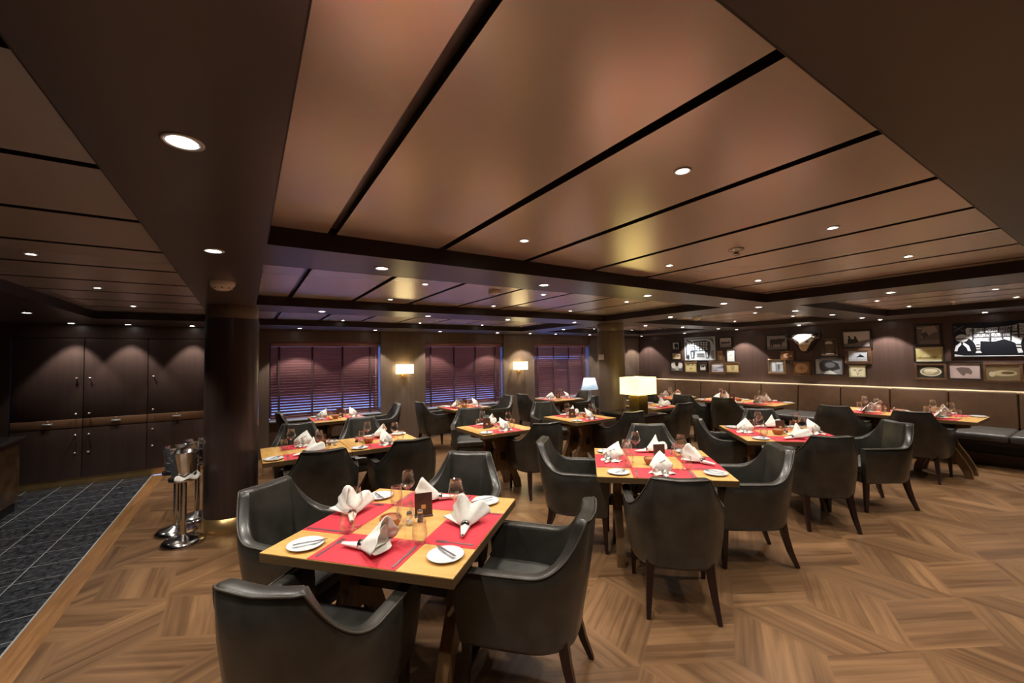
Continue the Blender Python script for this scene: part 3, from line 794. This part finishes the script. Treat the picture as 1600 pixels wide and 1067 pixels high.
def shaker_proto(full):
    t = thing('pepper_shaker' if full else 'salt_shaker', 'x', 'shaker')
    m = MB(); m.lathe([(.0005, 0), (.018, 0), (.019, .004), (.016, .045), (.012, .052)], 18); m.build('jar', MT['glass'], t)
    m = MB(); m.lathe([(.013, .051), (.014, .053), (.014, .064), (.010, .069), (.0005, .070)], 18); m.build('cap', MT['steel'], t)
    m = MB(); m.lathe([(.0005, .002), (.0155, .003), (.0145, .026), (.0005, .027)], 16); m.build('filling', MT['pepper' if full else 'white'], t)
    return t
PSH = [Proto(shaker_proto(f)) for f in (False, True)]
def bowl_proto():
    t = thing('bread_bowl', 'x', 'bowl')
    m = MB(); m.lathe([(.0005, 0), (.030, 0), (.036, .006), (.052, .03), (.056, .05), (.052, .058), (.047, .056), (.049, .046), (.034, .014), (.0005, .010)], 32); m.build('bowl', MT['clay'], t)
    m = MB(); m.lathe([(.047, .046), (.030, .056), (.0005, .060)], 24); m.build('filling', MT['clay'], t)
    return t
PBO = Proto(bowl_proto())
def card_proto():
    t = thing('menu_holder', 'x', 'menu holder')
    m = MB(); m.box(-.05, .05, -.025, .025, 0, .008, bev=.002); m.build('foot', MT['card'], t)
    m = MB(); m.prism([(-.012, .008), (-.006, .008), (.006, .125), (.002, .125)], -.048, .048, 'x'); o = m.build('card', MT['card'], t)
    m = MB(); m.box(-.022, .022, -.0135, -.0125, .03, .075, 0, Matrix.Rotation(R(-8), 4, 'X')); m.box(-.012, .012, -.0145, -.0130, .040, .062, 1, Matrix.Rotation(R(-8), 4, 'X')); m.build('emblem', [MT['card2'], MT['emblem']], o)
    return t
PMC = Proto(card_proto())
def centre(key, dx, dy, rot, bowl=True, card=True):
    x, y, r, h = TB[key]
    def W(px, py): return (x + dx + math.cos(r) * px - math.sin(r) * py, y + dy + math.sin(r) * px + math.cos(r) * py, ZT)
    n = SHORT[key]
    if bowl: PBO.put(W(-.045, -.085), 0, 'round terracotta bread bowl on ' + n, 'bread bowls')
    if card: PMC.put(W(.05, .095), rot, 'brown standing menu holder on ' + n, 'menu holders')
    PSH[0].put(W(.035, -.035), 0, 'small glass salt shaker with steel cap on ' + n, 'salt shakers'); PSH[1].put(W(.075, .01), 0, 'small glass pepper shaker with steel cap on ' + n, 'pepper shakers')
centre('T1', 0, 0, R(-15)); centre('T2', 0, 0, R(-30)); centre('T3', 0, 0, R(-40))
centre('T6a', .25, .02, 0, False, True); centre('T6b', -.22, .02, 0, True, False); centre('T9', 0, 0, R(-10)); centre('T10', 0, 0, R(-20)); centre('T12', 0, 0, R(-40), False, True)
centre('T7', 0, 0, 0, True, True); centre('T8', 0, 0, R(-10), True, True); centre('T11', 0, 0, R(-20), False, True)
centre('T4a', 0, -.25, R(-70), True, True); centre('T5a', 0, -.25, R(-60), True, True); centre('T5c', 0, 0, R(-50), False, True)

# ------------------------------------------------------------------ banquette
def banquette():
    t = thing('banquette', 'long brown leather wall bench under the framed pictures', 'bench', (9.0, 0, 0))
    y0, y1 = -1.05, 7.35; w = .70
    m = MB(); m.box(-.27, .45, y0, y1, 0, .16); m.build('plinth', MT['plinth'], t)
    m = MB(); m.box(-.42, .45, y0, y1, .30, .385, bev=.004); m.box(-.24, .45, y0, y1, .16, .30); m.build('frame', MT['black'], t)
    m = MB(); m.box(.30, .615, y0, y1, .16, .96); m.build('back_board', MT['black'], t)
    k = 0; y = y0
    while y < y1 - .1:
        a = MB(); a.box(-.62, .25, y + .004, y + w - .004, .375, .475, bev=.03); a.build('seat_cushion', MT['benchseat'], t)
        b = MB(); bm = Matrix.Translation((.22, 0, .46)) @ Matrix.Rotation(R(7), 4, 'Y'); b.box(0, .12, y + .004, y + w - .004, 0, .53, 0, bm, bev=.025); bo = b.build('back_cushion', MT['benchback'], t)
        p = MB(); p.tube([bm @ Vector((.012, y + .02, .527)), bm @ Vector((.012, y + w - .02, .527))], .007, 8); p.build('piping', MT['bench_highlight'], bo)  # pale strip added as the painted highlight on the cushion's top edge
        y += w
    m = MB(); m.box(.30, .618, y0, y1, .96, .985, bev=.004); m.build('ledge', MT['bench_highlight'], t)
banquette()

# ------------------------------------------------------------------ console, lamps, sconces
t = thing('console_cabinet', 'black topped console in front of the far round pillar', 'console', (5.05, 4.38, 0))
m = MB(); m.box(-.31, .30, -.40, .40, .70, ZT, bev=.004); m.build('console_top', MT['console'], t)
m = MB(); m.box(-.27, .26, -.36, .36, .06, .70); m.build('console_body', MT['cab'], t)
m = MB(); m.box(-.24, .23, -.33, .33, 0, .06); m.build('console_plinth', MT['black'], t)
def boxlamp():
    t = thing('table_lamp', 'table lamp with yellow box shade and bronze block base on the console', 'lamp', (5.10, 4.32, ZT), 0)
    m = MB(); m.box(-.10, .10, -.10, .10, 0, .27, bev=.004); m.build('base', MT['bronzeblock'], t)
    m = MB(); m.lathe([(.012, .27), (.012, .34)], 12); m.build('neck', MT['brass'], t)
    m = MB(); x, y, z0, z1, w = .20, .185, .285, .545, .004
    for (a, b, c, d) in ((-x, x, -y, -y + w), (-x, x, y - w, y), (-x, -x + w, -y + w, y - w), (x - w, x, -y + w, y - w)): m.box(a, b, c, d, z0, z1)
    m.build('lamp_shade', MT['shade_warm'], t)
    m = MB(); m.lathe([(.0005, .34), (.018, .345), (.03, .38), (.022, .42), (.0005, .43)], 16); m.build('bulb', emis('lamp_bulb', (1, .85, .5), 25), t)
boxlamp()
t = thing('glass_carafe', 'clear glass carafe on the console beside the box lamp', 'carafe', (4.83, 4.28, ZT))
m = MB(); m.lathe([(.0005, .002), (.055, .002), (.06, .02), (.05, .08), (.02, .14), (.018, .20), (.025, .215), (.023, .215), (.016, .20), (.018, .14), (.046, .08), (.055, .022), (.0005, .01)], 28); m.build('flask', MT['glass'], t)
m = MB(); m.lathe([(.0005, .20), (.016, .20), (.02, .225), (.026, .25), (.0005, .275)], 20); m.build('stopper', MT['glass'], t)

t = thing('side_table', 'small dark side table in the corner by the right window', 'side table', (7.25, 7.66, 0))
m = MB(); m.box(-.24, .24, -.24, .24, .51, .55, bev=.004); m.build('side_top', MT['console'], t)
for sx in (-1, 1):
    for sy in (-1, 1):
        m = MB(); m.tube([(sx * .20, sy * .20, .51), (sx * .20, sy * .20, 0)], [.022, .015], 4, square=True); m.build('leg', MT['leg'], t)
t = thing('cone_lamp', 'table lamp with white cone shade, painted blue window glow, near the right window', 'lamp', (7.25, 7.66, .55))
m = MB(); m.lathe([(.0005, 0), (.09, 0), (.09, .015), (.05, .03), (.06, .10), (.03, .20), (.012, .25), (.012, .30)], 24); m.build('base', MT['sill'], t)
m = MB(); m.lathe([(.21, .25), (.135, .53)], 36); o = m.build('lamp_shade', MT['shade_window_glow'], t); solid(o, .004)

def sconce(x, label):
    t = thing('wall_sconce', label, 'wall lamp', (x, YP, 1.43), 0, 'wall sconces')
    m = MB(); m.box(-.05, .05, -.012, 0, -.17, .02, bev=.003); m.build('back_plate', MT['brass'], t)
    m = MB(); m.tube([(0, -.01, -.13), (0, -.07, -.13), (0, -.085, -.10), (0, -.085, -.02)], .010, 10); m.lathe([(.022, -.02), (.03, .0), (.0005, .0)], 16, 0, Matrix.Translation((0, -.085, 0))); m.build('arm', MT['brass'], t)
    m = MB(); a, z0, z1, w = .155, -.085, .09, .004
    for b in ((-a, a, -.155, -.151), (-a, -a + w, -.151, -.02), (a - w, a, -.151, -.02)): m.box(*b, z0, z1)
    m.build('lamp_shade', MT['shade_sconce'], t)
    m = MB(); m.lathe([(.0005, .0), (.02, .005), (.025, .03), (.0005, .05)], 12, 0, Matrix.Translation((0, -.085, 0))); m.build('bulb', bpy.data.materials.get('lamp_bulb'), t)
sconce(2.64, 'lit rectangular wall sconce between the left and middle windows')
sconce(5.40, 'lit rectangular wall sconce between the middle and right windows')
m = MB(); m.box(-.012, .004, -.055, .055, -.045, .045, bev=.003)
o = m.build('wall_switch', MT['white'], None, (5.07, 5.055, 1.60)); tag(o, 'small white control box on the far round pillar', 'switch')
m = MB(); m.box(-.0135, -.0115, -.03, .03, -.02, .02); m.build('rocker', MT['china'], o)

# ------------------------------------------------------------------ pictures on the right wall
def text_polys(s, size, cx, cy):
    cu = bpy.data.curves.new('txt', 'FONT'); cu.body = s; cu.size = size; cu.align_x = 'CENTER'; cu.align_y = 'CENTER'
    o = bpy.data.objects.new('txt', cu); COL.objects.link(o)
    dg = bpy.context.evaluated_depsgraph_get(); me = bpy.data.meshes.new_from_object(o.evaluated_get(dg))
    r = ([(v.co.x + cx, v.co.y + cy) for v in me.vertices], [tuple(p.vertices) for p in me.polygons])
    bpy.data.objects.remove(o); bpy.data.curves.remove(cu); bpy.data.meshes.remove(me); return r
def ell(cx, cy, rx, ry, n=20, a0=0, a1=360): return [(cx + rx * math.cos(R(a0 + (a1 - a0) * k / n)), cy + ry * math.sin(R(a0 + (a1 - a0) * k / n))) for k in range(n)]
def picture(Y, z, w, h, fm, fw, paper, art, label, mat=None, matw=0., texts=(), rough=.3, metal=False, name='framed_picture', depth=.03, tilt=0):
    """art: list of (colour, polygon) in -.5..+.5 of the print; +x is to the right when facing the wall"""
    t = thing(name, label, 'picture', (XR - .001, Y, z), -PI / 2)
    hw, hh = w / 2, h / 2
    m = MB()
    if fw > 0:
        for (a, b, c, d) in ((-hw, hw, hh - fw, hh), (-hw, hw, -hh, -hh + fw), (-hw, -hw + fw, -hh + fw, hh - fw), (hw - fw, hw, -hh + fw, hh - fw)):
            m.box(a, b, -depth, 0, c, d, bev=min(.004, fw / 4))
        m.build('frame', MT[fm], t)
    iw, ih = hw - fw, hh - fw
    if mat:
        m = MB(); m.box(-iw, iw, -depth * .45, -.001, -ih, ih); m.build('mount', flat(mat), t)
    pw, ph = iw - matw, ih - matw; d = -depth * .5 if mat else -depth * .45
    mats = [paper if not isinstance(paper, tuple) else flat(paper, rough)]; p = MB()
    if fw <= 0: d = -.022; p.box(-pw, pw, d, 0, -ph, ph)
    else: p.box(-pw, pw, d, d + .002, -ph, ph)
    off = 0
    for (c, poly) in art:
        mt = flat(c, rough)
        if mt not in mats: mats.append(mt)
        off += .00025
        p.add([(x * 2 * pw, d - off, y * 2 * ph) for x, y in poly], [tuple(range(len(poly)))], mats.index(mt))
    for (s, size, cx, cy, c) in texts:
        vs, fs = text_polys(s, size, cx, cy); mt = flat(c, rough)
        if mt not in mats: mats.append(mt)
        p.add([(x, d - off - .0006, y) for x, y in vs], fs, mats.index(mt))
    p.build('print', mats, t, fix=False)
    return t
BULL = [(-.40, -.02), (-.36, .18), (-.30, .24), (-.05, .22), (.18, .26), (.30, .22), (.38, .27), (.42, .24), (.46, .28), (.45, .20), (.42, .14), (.44, .05), (.38, .0), (.33, .02), (.28, -.08), (.25, -.14), (.25, -.36), (.20, -.36), (.18, -.14), (.0, -.16), (-.18, -.14), (-.22, -.36), (-.27, -.36), (-.28, -.12), (-.33, -.34), (-.38, -.34), (-.37, -.05)]
DK = (.015, .015, .016); GR = (.30, .29, .28); WH = (.72, .71, .69); SEP = (.42, .32, .18); CRM = (.68, .60, .36)
def sc(poly, s=1, dx=0, dy=0, sy=None): return [(x * s + dx, y * (sy or s) + dy) for x, y in poly]
picture(6.83, 1.86, .25, .24, 'frame_dark', .03, WH, [(DK, [(-.12, -.45), (-.12, -.1), (-.30, .05), (-.25, .25), (-.05, .32), (.05, .40), (.10, .30), (.30, .28), (.36, .10), (.33, -.45), (.2, -.45), (.16, -.2), (.08, -.2), (.06, -.45)])], 'small white picture of a black calf, top left of the farthest group')
picture(6.82, 1.59, .30, .20, 'frame_dark', .022, (.52, .40, .24), [((.05, .04, .03), sc(BULL, .42, .2, .02)), ((.25, .17, .09), [(-.42, -.1), (-.2, .05), (-.02, -.05), (-.15, -.2)])], 'small tan picture of a bull below the calf picture')
picture(6.82, 1.32, .42, .30, 'frame_dark', .03, (.12, .12, .13), [(WH, ell(-.25, .1, .22, .36)), (WH, ell(.27, .12, .2, .36)), ((.5, .5, .5), [(-.18, -.42), (0, .15), (.18, -.42)]), (DK, ell(0, .22, .14, .22))], 'grey photo of a pale faced calf, lower left of the farthest group')
picture(6.41, 1.30, .35, .28, 'frame_gold', .025, (.62, .54, .28), [((.10, .08, .04), sc(BULL, .28, -.25, .3)), ((.10, .08, .04), sc(BULL, .24, .22, .32)), ((.30, .22, .08), ell(0, -.15, .1, .1)), ((.24, .14, .06), [(-.5, .22), (.5, .22), (.5, .17), (-.5, .17)])], 'yellow cattle print below the pale patchwork plate')
picture(6.08, 1.30, .25, .24, 'frame_dark', .05, WH, [(DK, sc(BULL, .75, 0, .15))], 'small white picture of a black cow in a wide black frame')
picture(5.70, 1.30, .42, .31, 'frame_brown', .05, (.45, .46, .55), [((.16, .17, .24), [(-.5, -.12), (-.1, -.02), (.1, .04), (.35, .16), (.5, .12), (.5, -.1), (.1, -.12)]), ((.66, .66, .70), [(-.5, .12), (.5, .25), (.5, .5), (-.5, .5)]), ((.22, .22, .28), [(-.45, -.3), (-.1, -.2), (.1, -.35), (-.3, -.42)])], 'bluish lake landscape in a brown frame, lower right of the farthest group')
picture(5.33, 1.30, .32, .25, 'frame_gold', .022, (.60, .50, .26), [((.25, .22, .12), [(-.14, .22), (.14, .22), (.15, -.1), (0, -.36), (-.15, -.1)]), ((.42, .36, .18), [(-.09, .14), (.09, .14), (.1, -.06), (0, -.24), (-.1, -.06)]), ((.30, .16, .07), [(-.5, .5), (.5, .5), (.5, .28), (-.5, .28)])], 'yellow print with a shield crest, lower right corner of the farthest group')
picture(5.48, 1.89, .34, .28, 'frame_dark', .03, (.55, .48, .46), [((.05, .04, .04), [(-.4, .05), (-.3, .2), (-.22, .02), (-.1, .18), (0, .05), (.14, .12), (.22, .02), (.32, .24), (.38, .0), (.42, -.1), (-.42, -.12)]), ((.30, .26, .25), [(-.5, -.5), (.5, -.5), (.5, -.18), (-.5, -.12)])], 'sepia photo of dark figures on the skyline, top right of the farthest group')
picture(5.63, 1.59, .18, .26, 'frame_brown', .022, (.36, .22, .10), [((.62, .48, .26), ell(.08, -.12, .26, .24)), ((.08, .05, .03), ell(.05, .12, .14, .16))], 'narrow brown portrait print beside the pale patchwork plate')
picture(5.36, 1.58, .21, .30, 'frame_dark', .014, (.70, .72, .72), [((.45, .47, .48), [(-.2, .05), (.2, .08), (.15, -.02), (-.15, -.06)]), ((.52, .54, .55), [(-.3, .3), (.3, .3), (.3, .27), (-.3, .27)])], 'upright white page with a small drawing in a thin black frame')
# pale patchwork plate
art = []
rp = random.Random(11)
art.append(((.06, .07, .09), [(-.46, .46), (.46, .46), (.46, .42), (-.46, .42)])); art.append(((.06, .07, .09), [(-.47, .3), (-.43, .3), (-.43, -.42), (-.47, -.42)]))
cow = [(-.34, .22), (-.18, .34), (.2, .36), (.34, .28), (.36, .02), (.30, -.42), (.2, -.42), (.18, -.1), (-.14, -.12), (-.18, -.42), (-.28, -.42), (-.32, -.05)]
art.append(((.045, .055, .075), cow))
for i in range(7):
    for j in range(4):
        x = -.28 + .085 * i + rp.uniform(-.012, .012); y = -.03 + .095 * j + rp.uniform(-.012, .012)
        art.append(((.66, .72, .76), [(x - .03, y - .03), (x + .018, y - .036), (x + .032, y + .02), (x - .01, y + .036), (x - .034, y + .015)]))
for x in (-.26, .22): art.append(((.62, .68, .72), [(x, -.15), (x + .05, -.15), (x + .05, -.38), (x, -.38)]))
for k in range(3): art.append(((.08, .09, .12), [(-.1, -.2 - .06 * k), (.16, -.2 - .06 * k), (.16, -.225 - .06 * k), (-.1, -.225 - .06 * k)]))
art += [((.07, .08, .1), [(-.48, .42), (-.3, .36), (-.2, .26), (-.36, .30)]), ((.07, .08, .1), [(.3, .4), (.46, .4), (.46, .1), (.42, .3)]), ((.05, .06, .08), ell(-.38, -.34, .045, .1)),
        ((.30, .36, .42), [(.36, -.1), (.46, -.06), (.46, -.4), (.38, -.42)])]
picture(6.15, 1.765, .83, .58, 'frame_dark', 0, (.60, .67, .72), art, 'large pale metal plate with a patchwork cattle drawing in the farthest group', rough=.28, name='metal_plate')
# middle group
picture(4.35, 1.84, .46, .36, 'frame_dark', .03, (.34, .33, .33), [((.04, .035, .035), sc(BULL, .92, 0, .04, 1.0)), ((.20, .19, .18), [(-.5, -.5), (.5, -.5), (.5, -.32), (-.5, -.3)])], 'grey photo of a big dark bull, top left of the middle group')
picture(4.16, 1.56, .28, .20, 'frame_brown', .02, (.22, .10, .05), [((.55, .36, .22), ell(-.05, .0, .26, .3)), ((.30, .13, .07), ell(.08, .06, .16, .2)), ((.62, .46, .32), ell(.32, -.05, .08, .14))], 'small reddish brown print under the bull photo')
picture(4.37, 1.33, .35, .32, 'frame_gold', .035, (.24, .28, .33), [((.55, .58, .60), [(-.35, .35), (-.1, .35), (-.1, -.4), (-.35, -.4)]), ((.70, .72, .74), ell(.2, .3, .25, .12)), ((.06, .07, .09), [(.1, .2), (.18, .2), (.18, -.2), (.1, -.2)]), ((.48, .50, .52), [(.22, .15), (.45, .15), (.45, -.4), (.22, -.4)])], 'blue grey print of tools, lower left of the middle group')
picture(3.91, 1.30, .36, .30, 'frame_brown', .035, (.24, .12, .06), [((.62, .42, .24), ell(0, -.02, .38, .40)), ((.24, .12, .055), ell(0, -.02, .31, .33)), ((.50, .30, .15), ell(0, -.02, .25, .27)), ((.30, .15, .07), ell(0, -.02, .16, .17))], 'brown print of a round medallion, below the longhorn skull')
picture(3.40, 1.72, .27, .35, 'frame_brown', .03, (.05, .04, .035), [((.60, .56, .46), ell(-.05, .24, .3, .16)), ((.11, .08, .06), [(-.36, .2), (.36, .2), (.32, -.2), (0, -.44), (-.32, -.2)]), ((.55, .50, .42), [(-.3, -.44), (.3, -.44), (.3, -.48), (-.3, -.48)])], 'dark shield shaped crest picture right of the longhorn skull')
picture(3.43, 1.335, .50, .35, 'frame_dark', .028, (.22, .24, .27), [((.03, .03, .035), [(-.4, .2), (-.2, .42), (.1, .4), (.35, .2), (.42, -.15), (.1, -.3), (-.25, -.35), (-.36, -.1)]), ((.72, .73, .74), [(-.2, -.5), (-.1, -.32), (.05, -.25), (.2, -.38), (.3, -.5)]), ((.14, .15, .18), ell(.05, .1, .2, .18)), ((.34, .36, .38), [(-.5, .5), (-.36, .5), (-.34, -.5), (-.5, -.5)])], 'dark photo of a bison in snow, lower middle group')
picture(2.97, 1.85, .47, .35, 'frame_dark', .035, (.58, .52, .50), [((.20, .17, .17), [(-.5, -.5), (.5, -.5), (.5, -.02), (0, -.16), (-.5, -.3)]), (DK, [(-.34, -.3), (-.34, -.02), (-.3, .06), (-.33, .2), (-.28, .26), (-.24, .18), (-.22, .04), (-.12, .0), (-.08, .08), (-.1, .16), (-.05, .22), (0, .14), (.0, .02), (.06, -.06), (.06, -.22), (-.1, -.28)])], 'photo of two riders against a pale sky, top right of the middle group')
picture(2.96, 1.535, .40, .30, 'frame_brown', .055, (.46, .50, .58), [((.40, .42, .46), [(-.5, -.5), (.5, -.5), (.5, -.28), (-.5, -.3)]), (DK, [(-.1, -.2), (.0, .0), (.08, .1), (.1, .24), (.16, .1), (.24, .04), (.34, -.18), (.26, -.12), (.14, -.12), (.02, -.1)])], 'photo of a leaping horse and rider in a broad brown frame')
picture(2.98, 1.25, .28, .24, 'frame_dark', .012, (.68, .66, .50), [((.16, .14, .10), [(-.4, .3), (-.3, .2), (-.12, .14), (0, -.32), (.12, .14), (.3, .2), (.4, .3), (.28, .10), (.1, .02), (.02, -.42), (-.02, -.42), (-.1, .02), (-.28, .10)])], 'cream picture of a longhorn skull drawing, lower right of the middle group', mat=(.55, .52, .36), matw=.02)
# right group
picture(2.01, 1.87, .33, .36, 'frame_dark', .025, (.13, .11, .10), [((.32, .27, .24), [(-.2, .45), (.3, .5), (.45, .2), (.2, .1), (-.05, -.1), (-.3, -.15)]), ((.07, .06, .055), [(-.3, .1), (-.05, .2), (.05, -.05), (-.2, -.2)]), ((.22, .19, .17), [(-.4, -.5), (.5, -.5), (.5, -.25), (-.3, -.3)]), ((.36, .33, .30), [(-.45, .45), (-.2, .42), (-.25, .34), (-.45, .38)])], 'dark brown photo of rocks, top left of the right group')
picture(2.01, 1.55, .37, .27, 'frame_dark', .012, (.50, .44, .20), [((.24, .19, .08), [(-.45, -.25), (-.1, -.05), (.1, -.15), (.48, -.2), (.48, -.32), (-.45, -.34)]), ((.62, .56, .32), [(-.5, .3), (.5, .42), (.5, .5), (-.5, .5)]), ((.58, .52, .28), [(-.3, -.22), (-.12, .1), (.08, -.22)]), ((.76, .73, .55), [(-.5, -.5), (.5, -.5), (.5, -.42), (-.5, -.42)])], 'yellowish hill landscape picture left of the black bull plate', mat=(.66, .62, .42), matw=.012)
picture(2.00, 1.26, .38, .27, 'frame_brown', .03, (.035, .03, .025), [((.62, .60, .48), ell(0, 0, .40, .36, 28)), ((.24, .23, .17), ell(0, 0, .35, .30, 28)), ((.62, .58, .44), ell(0, .08, .26, .16)), ((.42, .38, .27), ell(-.05, -.12, .2, .1))], 'dark picture with a pale oval portrait, lower left of the right group')
picture(1.61, 1.28, .40, .31, 'frame_dark', .035, (.50, .40, .40), [((.16, .12, .12), [(-.3, .15), (-.1, .25), (.15, .2), (.25, -.05), (.2, -.25), (.05, -.15), (-.05, -.35), (-.15, -.2)]), ((.30, .24, .24), [(-.5, .5), (.5, .5), (.5, .4), (.1, .34), (-.5, .38)])], 'pinkish print with a dark map shape under the black bull plate')
picture(1.22, 1.26, .40, .29, 'frame_brown', .035, (.17, .13, .07), [((.42, .36, .23), ell(.05, -.05, .38, .2)), ((.09, .07, .035), ell(.15, -.02, .2, .1)), ((.48, .43, .30), ell(-.32, -.12, .1, .18)), ((.34, .28, .17), [(-.5, .42), (.5, .42), (.5, .3), (-.5, .32)])], 'brown print of reclining cattle, rightmost under the black bull plate')
# black bull plate
SIL = (.50, .52, .56); INK = (.02, .02, .025)
body = [(-.385, .30), (-.36, .36), (-.2, .33), (.05, .34), (.24, .37), (.32, .42), (.40, .40), (.46, .30), (.47, .12), (.44, .02), (.37, .06), (.34, -.02), (.32, -.12), (.325, -.30), (.34, -.38), (.28, -.39), (.27, -.3), (.255, -.12), (.22, -.08), (.12, .0), (.0, -.06), (-.12, -.05), (-.19, -.04), (-.195, -.18), (-.20, -.30), (-.18, -.38), (-.265, -.38), (-.245, -.30), (-.26, -.15), (-.29, -.03), (-.35, .06), (-.375, .18)]
fx = lambda x: .65 * (x + .5) + .046 - .5
body = [(fx(x), y) for x, y in body]
head = [(.155, .30), (.20, .40), (.235, .46), (.25, .38), (.30, .36), (.345, .20), (.36, .06), (.33, .0), (.285, .04), (.23, .10), (.17, .06)]
art = [(SIL, body), (SIL, head)]
def ln(a, b, c, d, w=.006):
    L = math.hypot(c - a, d - b); nx, ny = -(d - b) / L * w, (c - a) / L * w * 2
    art.append((INK, [(a + nx, b + ny), (c + nx, d + ny), (c - nx, d - ny), (a - nx, b - ny)]))
for l in ((-.28, .35, -.29, -.02), (-.28, .18, .30, .20), (-.12, .34, -.13, .18), (.06, .34, .05, .18), (.22, .36, .20, -.06), (-.29, .06, .20, .07), (-.05, .18, -.06, -.06), (.10, .18, .10, 0), (.30, .40, .30, .02), (.22, .10, .44, .12), (-.25, -.14, -.20, -.14), (-.25, -.22, -.20, -.22), (-.25, -.29, -.2, -.29), (.26, -.16, .32, -.16), (.265, -.24, .32, -.24)): ln(fx(l[0]), l[1], fx(l[2]), l[3], .008)
art += [(SIL, ell(-.415, .06, .058, .115)), (INK, [(-.47, .03), (-.36, .03), (-.36, .06), (-.47, .06)])]
for s in (-1, 1): art.append((SIL, [(-.415 + s * .012, -.06), (-.415 + s * .06, -.16), (-.415 + s * .075, -.32), (-.415 + s * .048, -.32), (-.415 + s * .038, -.22), (-.415 + s * .006, -.12)]))
for (a, b, c, d) in ((-.49, .26, -.40, .42), (-.49, .42, -.40, .26)): art.append(((.13, .12, .11), [(a, b), (a + .012, b), (c + .012, d), (c, d)]))
art.append((SIL, [(-.49, -.40), (-.47, -.42), (-.40, -.455), (.49, -.455), (.49, -.475), (-.49, -.475)]))
W_, H_ = 1.20, .54
picture(1.12, 1.765, W_, H_, 'frame_dark', 0, pbr('black_steel_plate', (.05, .055, .075), .26, .85), art, 'large black metal plate with a white bull divided into meat cuts, on the right wall',
        texts=[(q, z_ * 1.22, fx(x_) * W_, y_ * H_, INK) for q, z_, x_, y_ in (('RUMP', .060, -.21, .265), ('LOIN', .060, -.035, .265), ('RIB', .066, .14, .27), ('CHUCK', .056, .265, .30), ('ROUND', .052, -.21, .12), ('FLANK', .046, -.06, .0),
                                   ('PLATE', .066, .02, .13), ('BRISKET', .040, .34, .20), ('SHANK', .040, .335, .06))], rough=.3, name='metal_plate')

# longhorn skull
def skull():
    t = thing('longhorn_skull', 'white bison skull with dark horns mounted among the middle pictures', 'skull', (XR - .06, 3.80, 1.84), -PI / 2)
    m = MB(); sec = [(.155, .02, .035, .0), (.185, .055, .055, .01), (.190, .09, .07, .06), (.165, .11, .075, .11), (.125, .105, .07, .02), (.095, .10, .06, -.05), (.07, .085, .05, -.12), (.05, .07, .04, -.17), (.02, .05, .02, -.195)]
    zs = [.15, .13, .09, .04, -.01, -.06, -.12, -.165, -.19]
    n = 24; vs = []; fs = []
    for (w, d, _, __), z in zip(sec, zs):
        for k in range(n):
            a = 2 * PI * k / n; lump = 1 + .10 * math.sin(5 * a + z * 40) + .06 * math.sin(9 * a - z * 60)
            vs.append((w * math.cos(a) * lump, -.06 + -d * .9 * max(-.5, math.sin(a)) * lump, z))
    for i in range(len(sec) - 1):
        for k in range(n): fs.append((i * n + k, i * n + (k + 1) % n, (i + 1) * n + (k + 1) % n, (i + 1) * n + k))
    fs += [tuple(range(n)), tuple(range((len(sec) - 1) * n, len(sec) * n))]
    fm = [1 if f_i >= 5 * n and f_i < 8 * n else 0 for f_i in range(len(fs))]
    m.add(vs, fs, 0, True); m.m = fm; m.build('cranium', [MT['skull'], MT['skulltan']], t)
    for s in (-1, 1):
        h = MB(); h.tube([(s * .15, -.07, .085), (s * .21, -.075, .07), (s * .265, -.085, .085), (s * .30, -.09, .135), (s * .295, -.09, .19), (s * .27, -.085, .235)], [.036, .036, .032, .025, .016, .004], 12); h.build('horn', MT['horn'], t)
        e = MB(); e.lathe([(.0005, -.006), (.028, -.004), (.024, .006), (.0005, .012)], 16, 0, Matrix.Translation((s * .088, -.135, .0)) @ Matrix.Rotation(PI / 2, 4, 'X')); e.build('eye_socket', MT['horn'], t)
    m = MB(); m.prism([(-.20, .16), (.20, .16), (.20, .02), (.10, -.18), (0, -.25), (-.10, -.18), (-.20, .02)], -.012, .055, 'y'); m.build('mounting_board', MT['frame_dark'], t)
skull()

# ------------------------------------------------------------------ world, camera
w = bpy.data.worlds.new('dusk'); SC.world = w; w.use_nodes = True
bg = w.node_tree.nodes['Background']; bg.inputs[0].default_value = (.22, .38, .95, 1); bg.inputs[1].default_value = 2.3

cd = bpy.data.cameras.new('camera'); cam = bpy.data.objects.new('camera', cd); COL.objects.link(cam); SC.camera = cam
F, YAW, PIT, ROL = 643.8, .574307, .0415478, -.0175867
cd.sensor_fit = 'HORIZONTAL'; cd.sensor_width = 36; cd.lens = F / 1600 * 36; cd.clip_start = .05
fw = Vector((math.sin(YAW) * math.cos(PIT), math.cos(YAW) * math.cos(PIT), math.sin(PIT)))
rt = Vector((math.cos(YAW), -math.sin(YAW), 0)); up = rt.cross(fw)
r2 = rt * math.cos(ROL) + up * math.sin(ROL); u2 = -rt * math.sin(ROL) + up * math.cos(ROL)
cam.matrix_world = Matrix((( r2.x, u2.x, -fw.x, 0), (r2.y, u2.y, -fw.y, 0), (r2.z, u2.z, -fw.z, 1.6), (0, 0, 0, 1)))

vs = SC.view_settings
SC.display_settings.display_device = 'sRGB'
vs.view_transform = 'Standard'; vs.look = 'None'; vs.gamma = 1; vs.exposure = 0.78; vs.use_curve_mapping = False
cy = SC.cycles
cy.max_bounces = 8; cy.diffuse_bounces = 4; cy.glossy_bounces = 4; cy.transparent_max_bounces = 24; cy.sample_clamp_indirect = 6; cy.caustics_reflective = False; cy.caustics_refractive = False
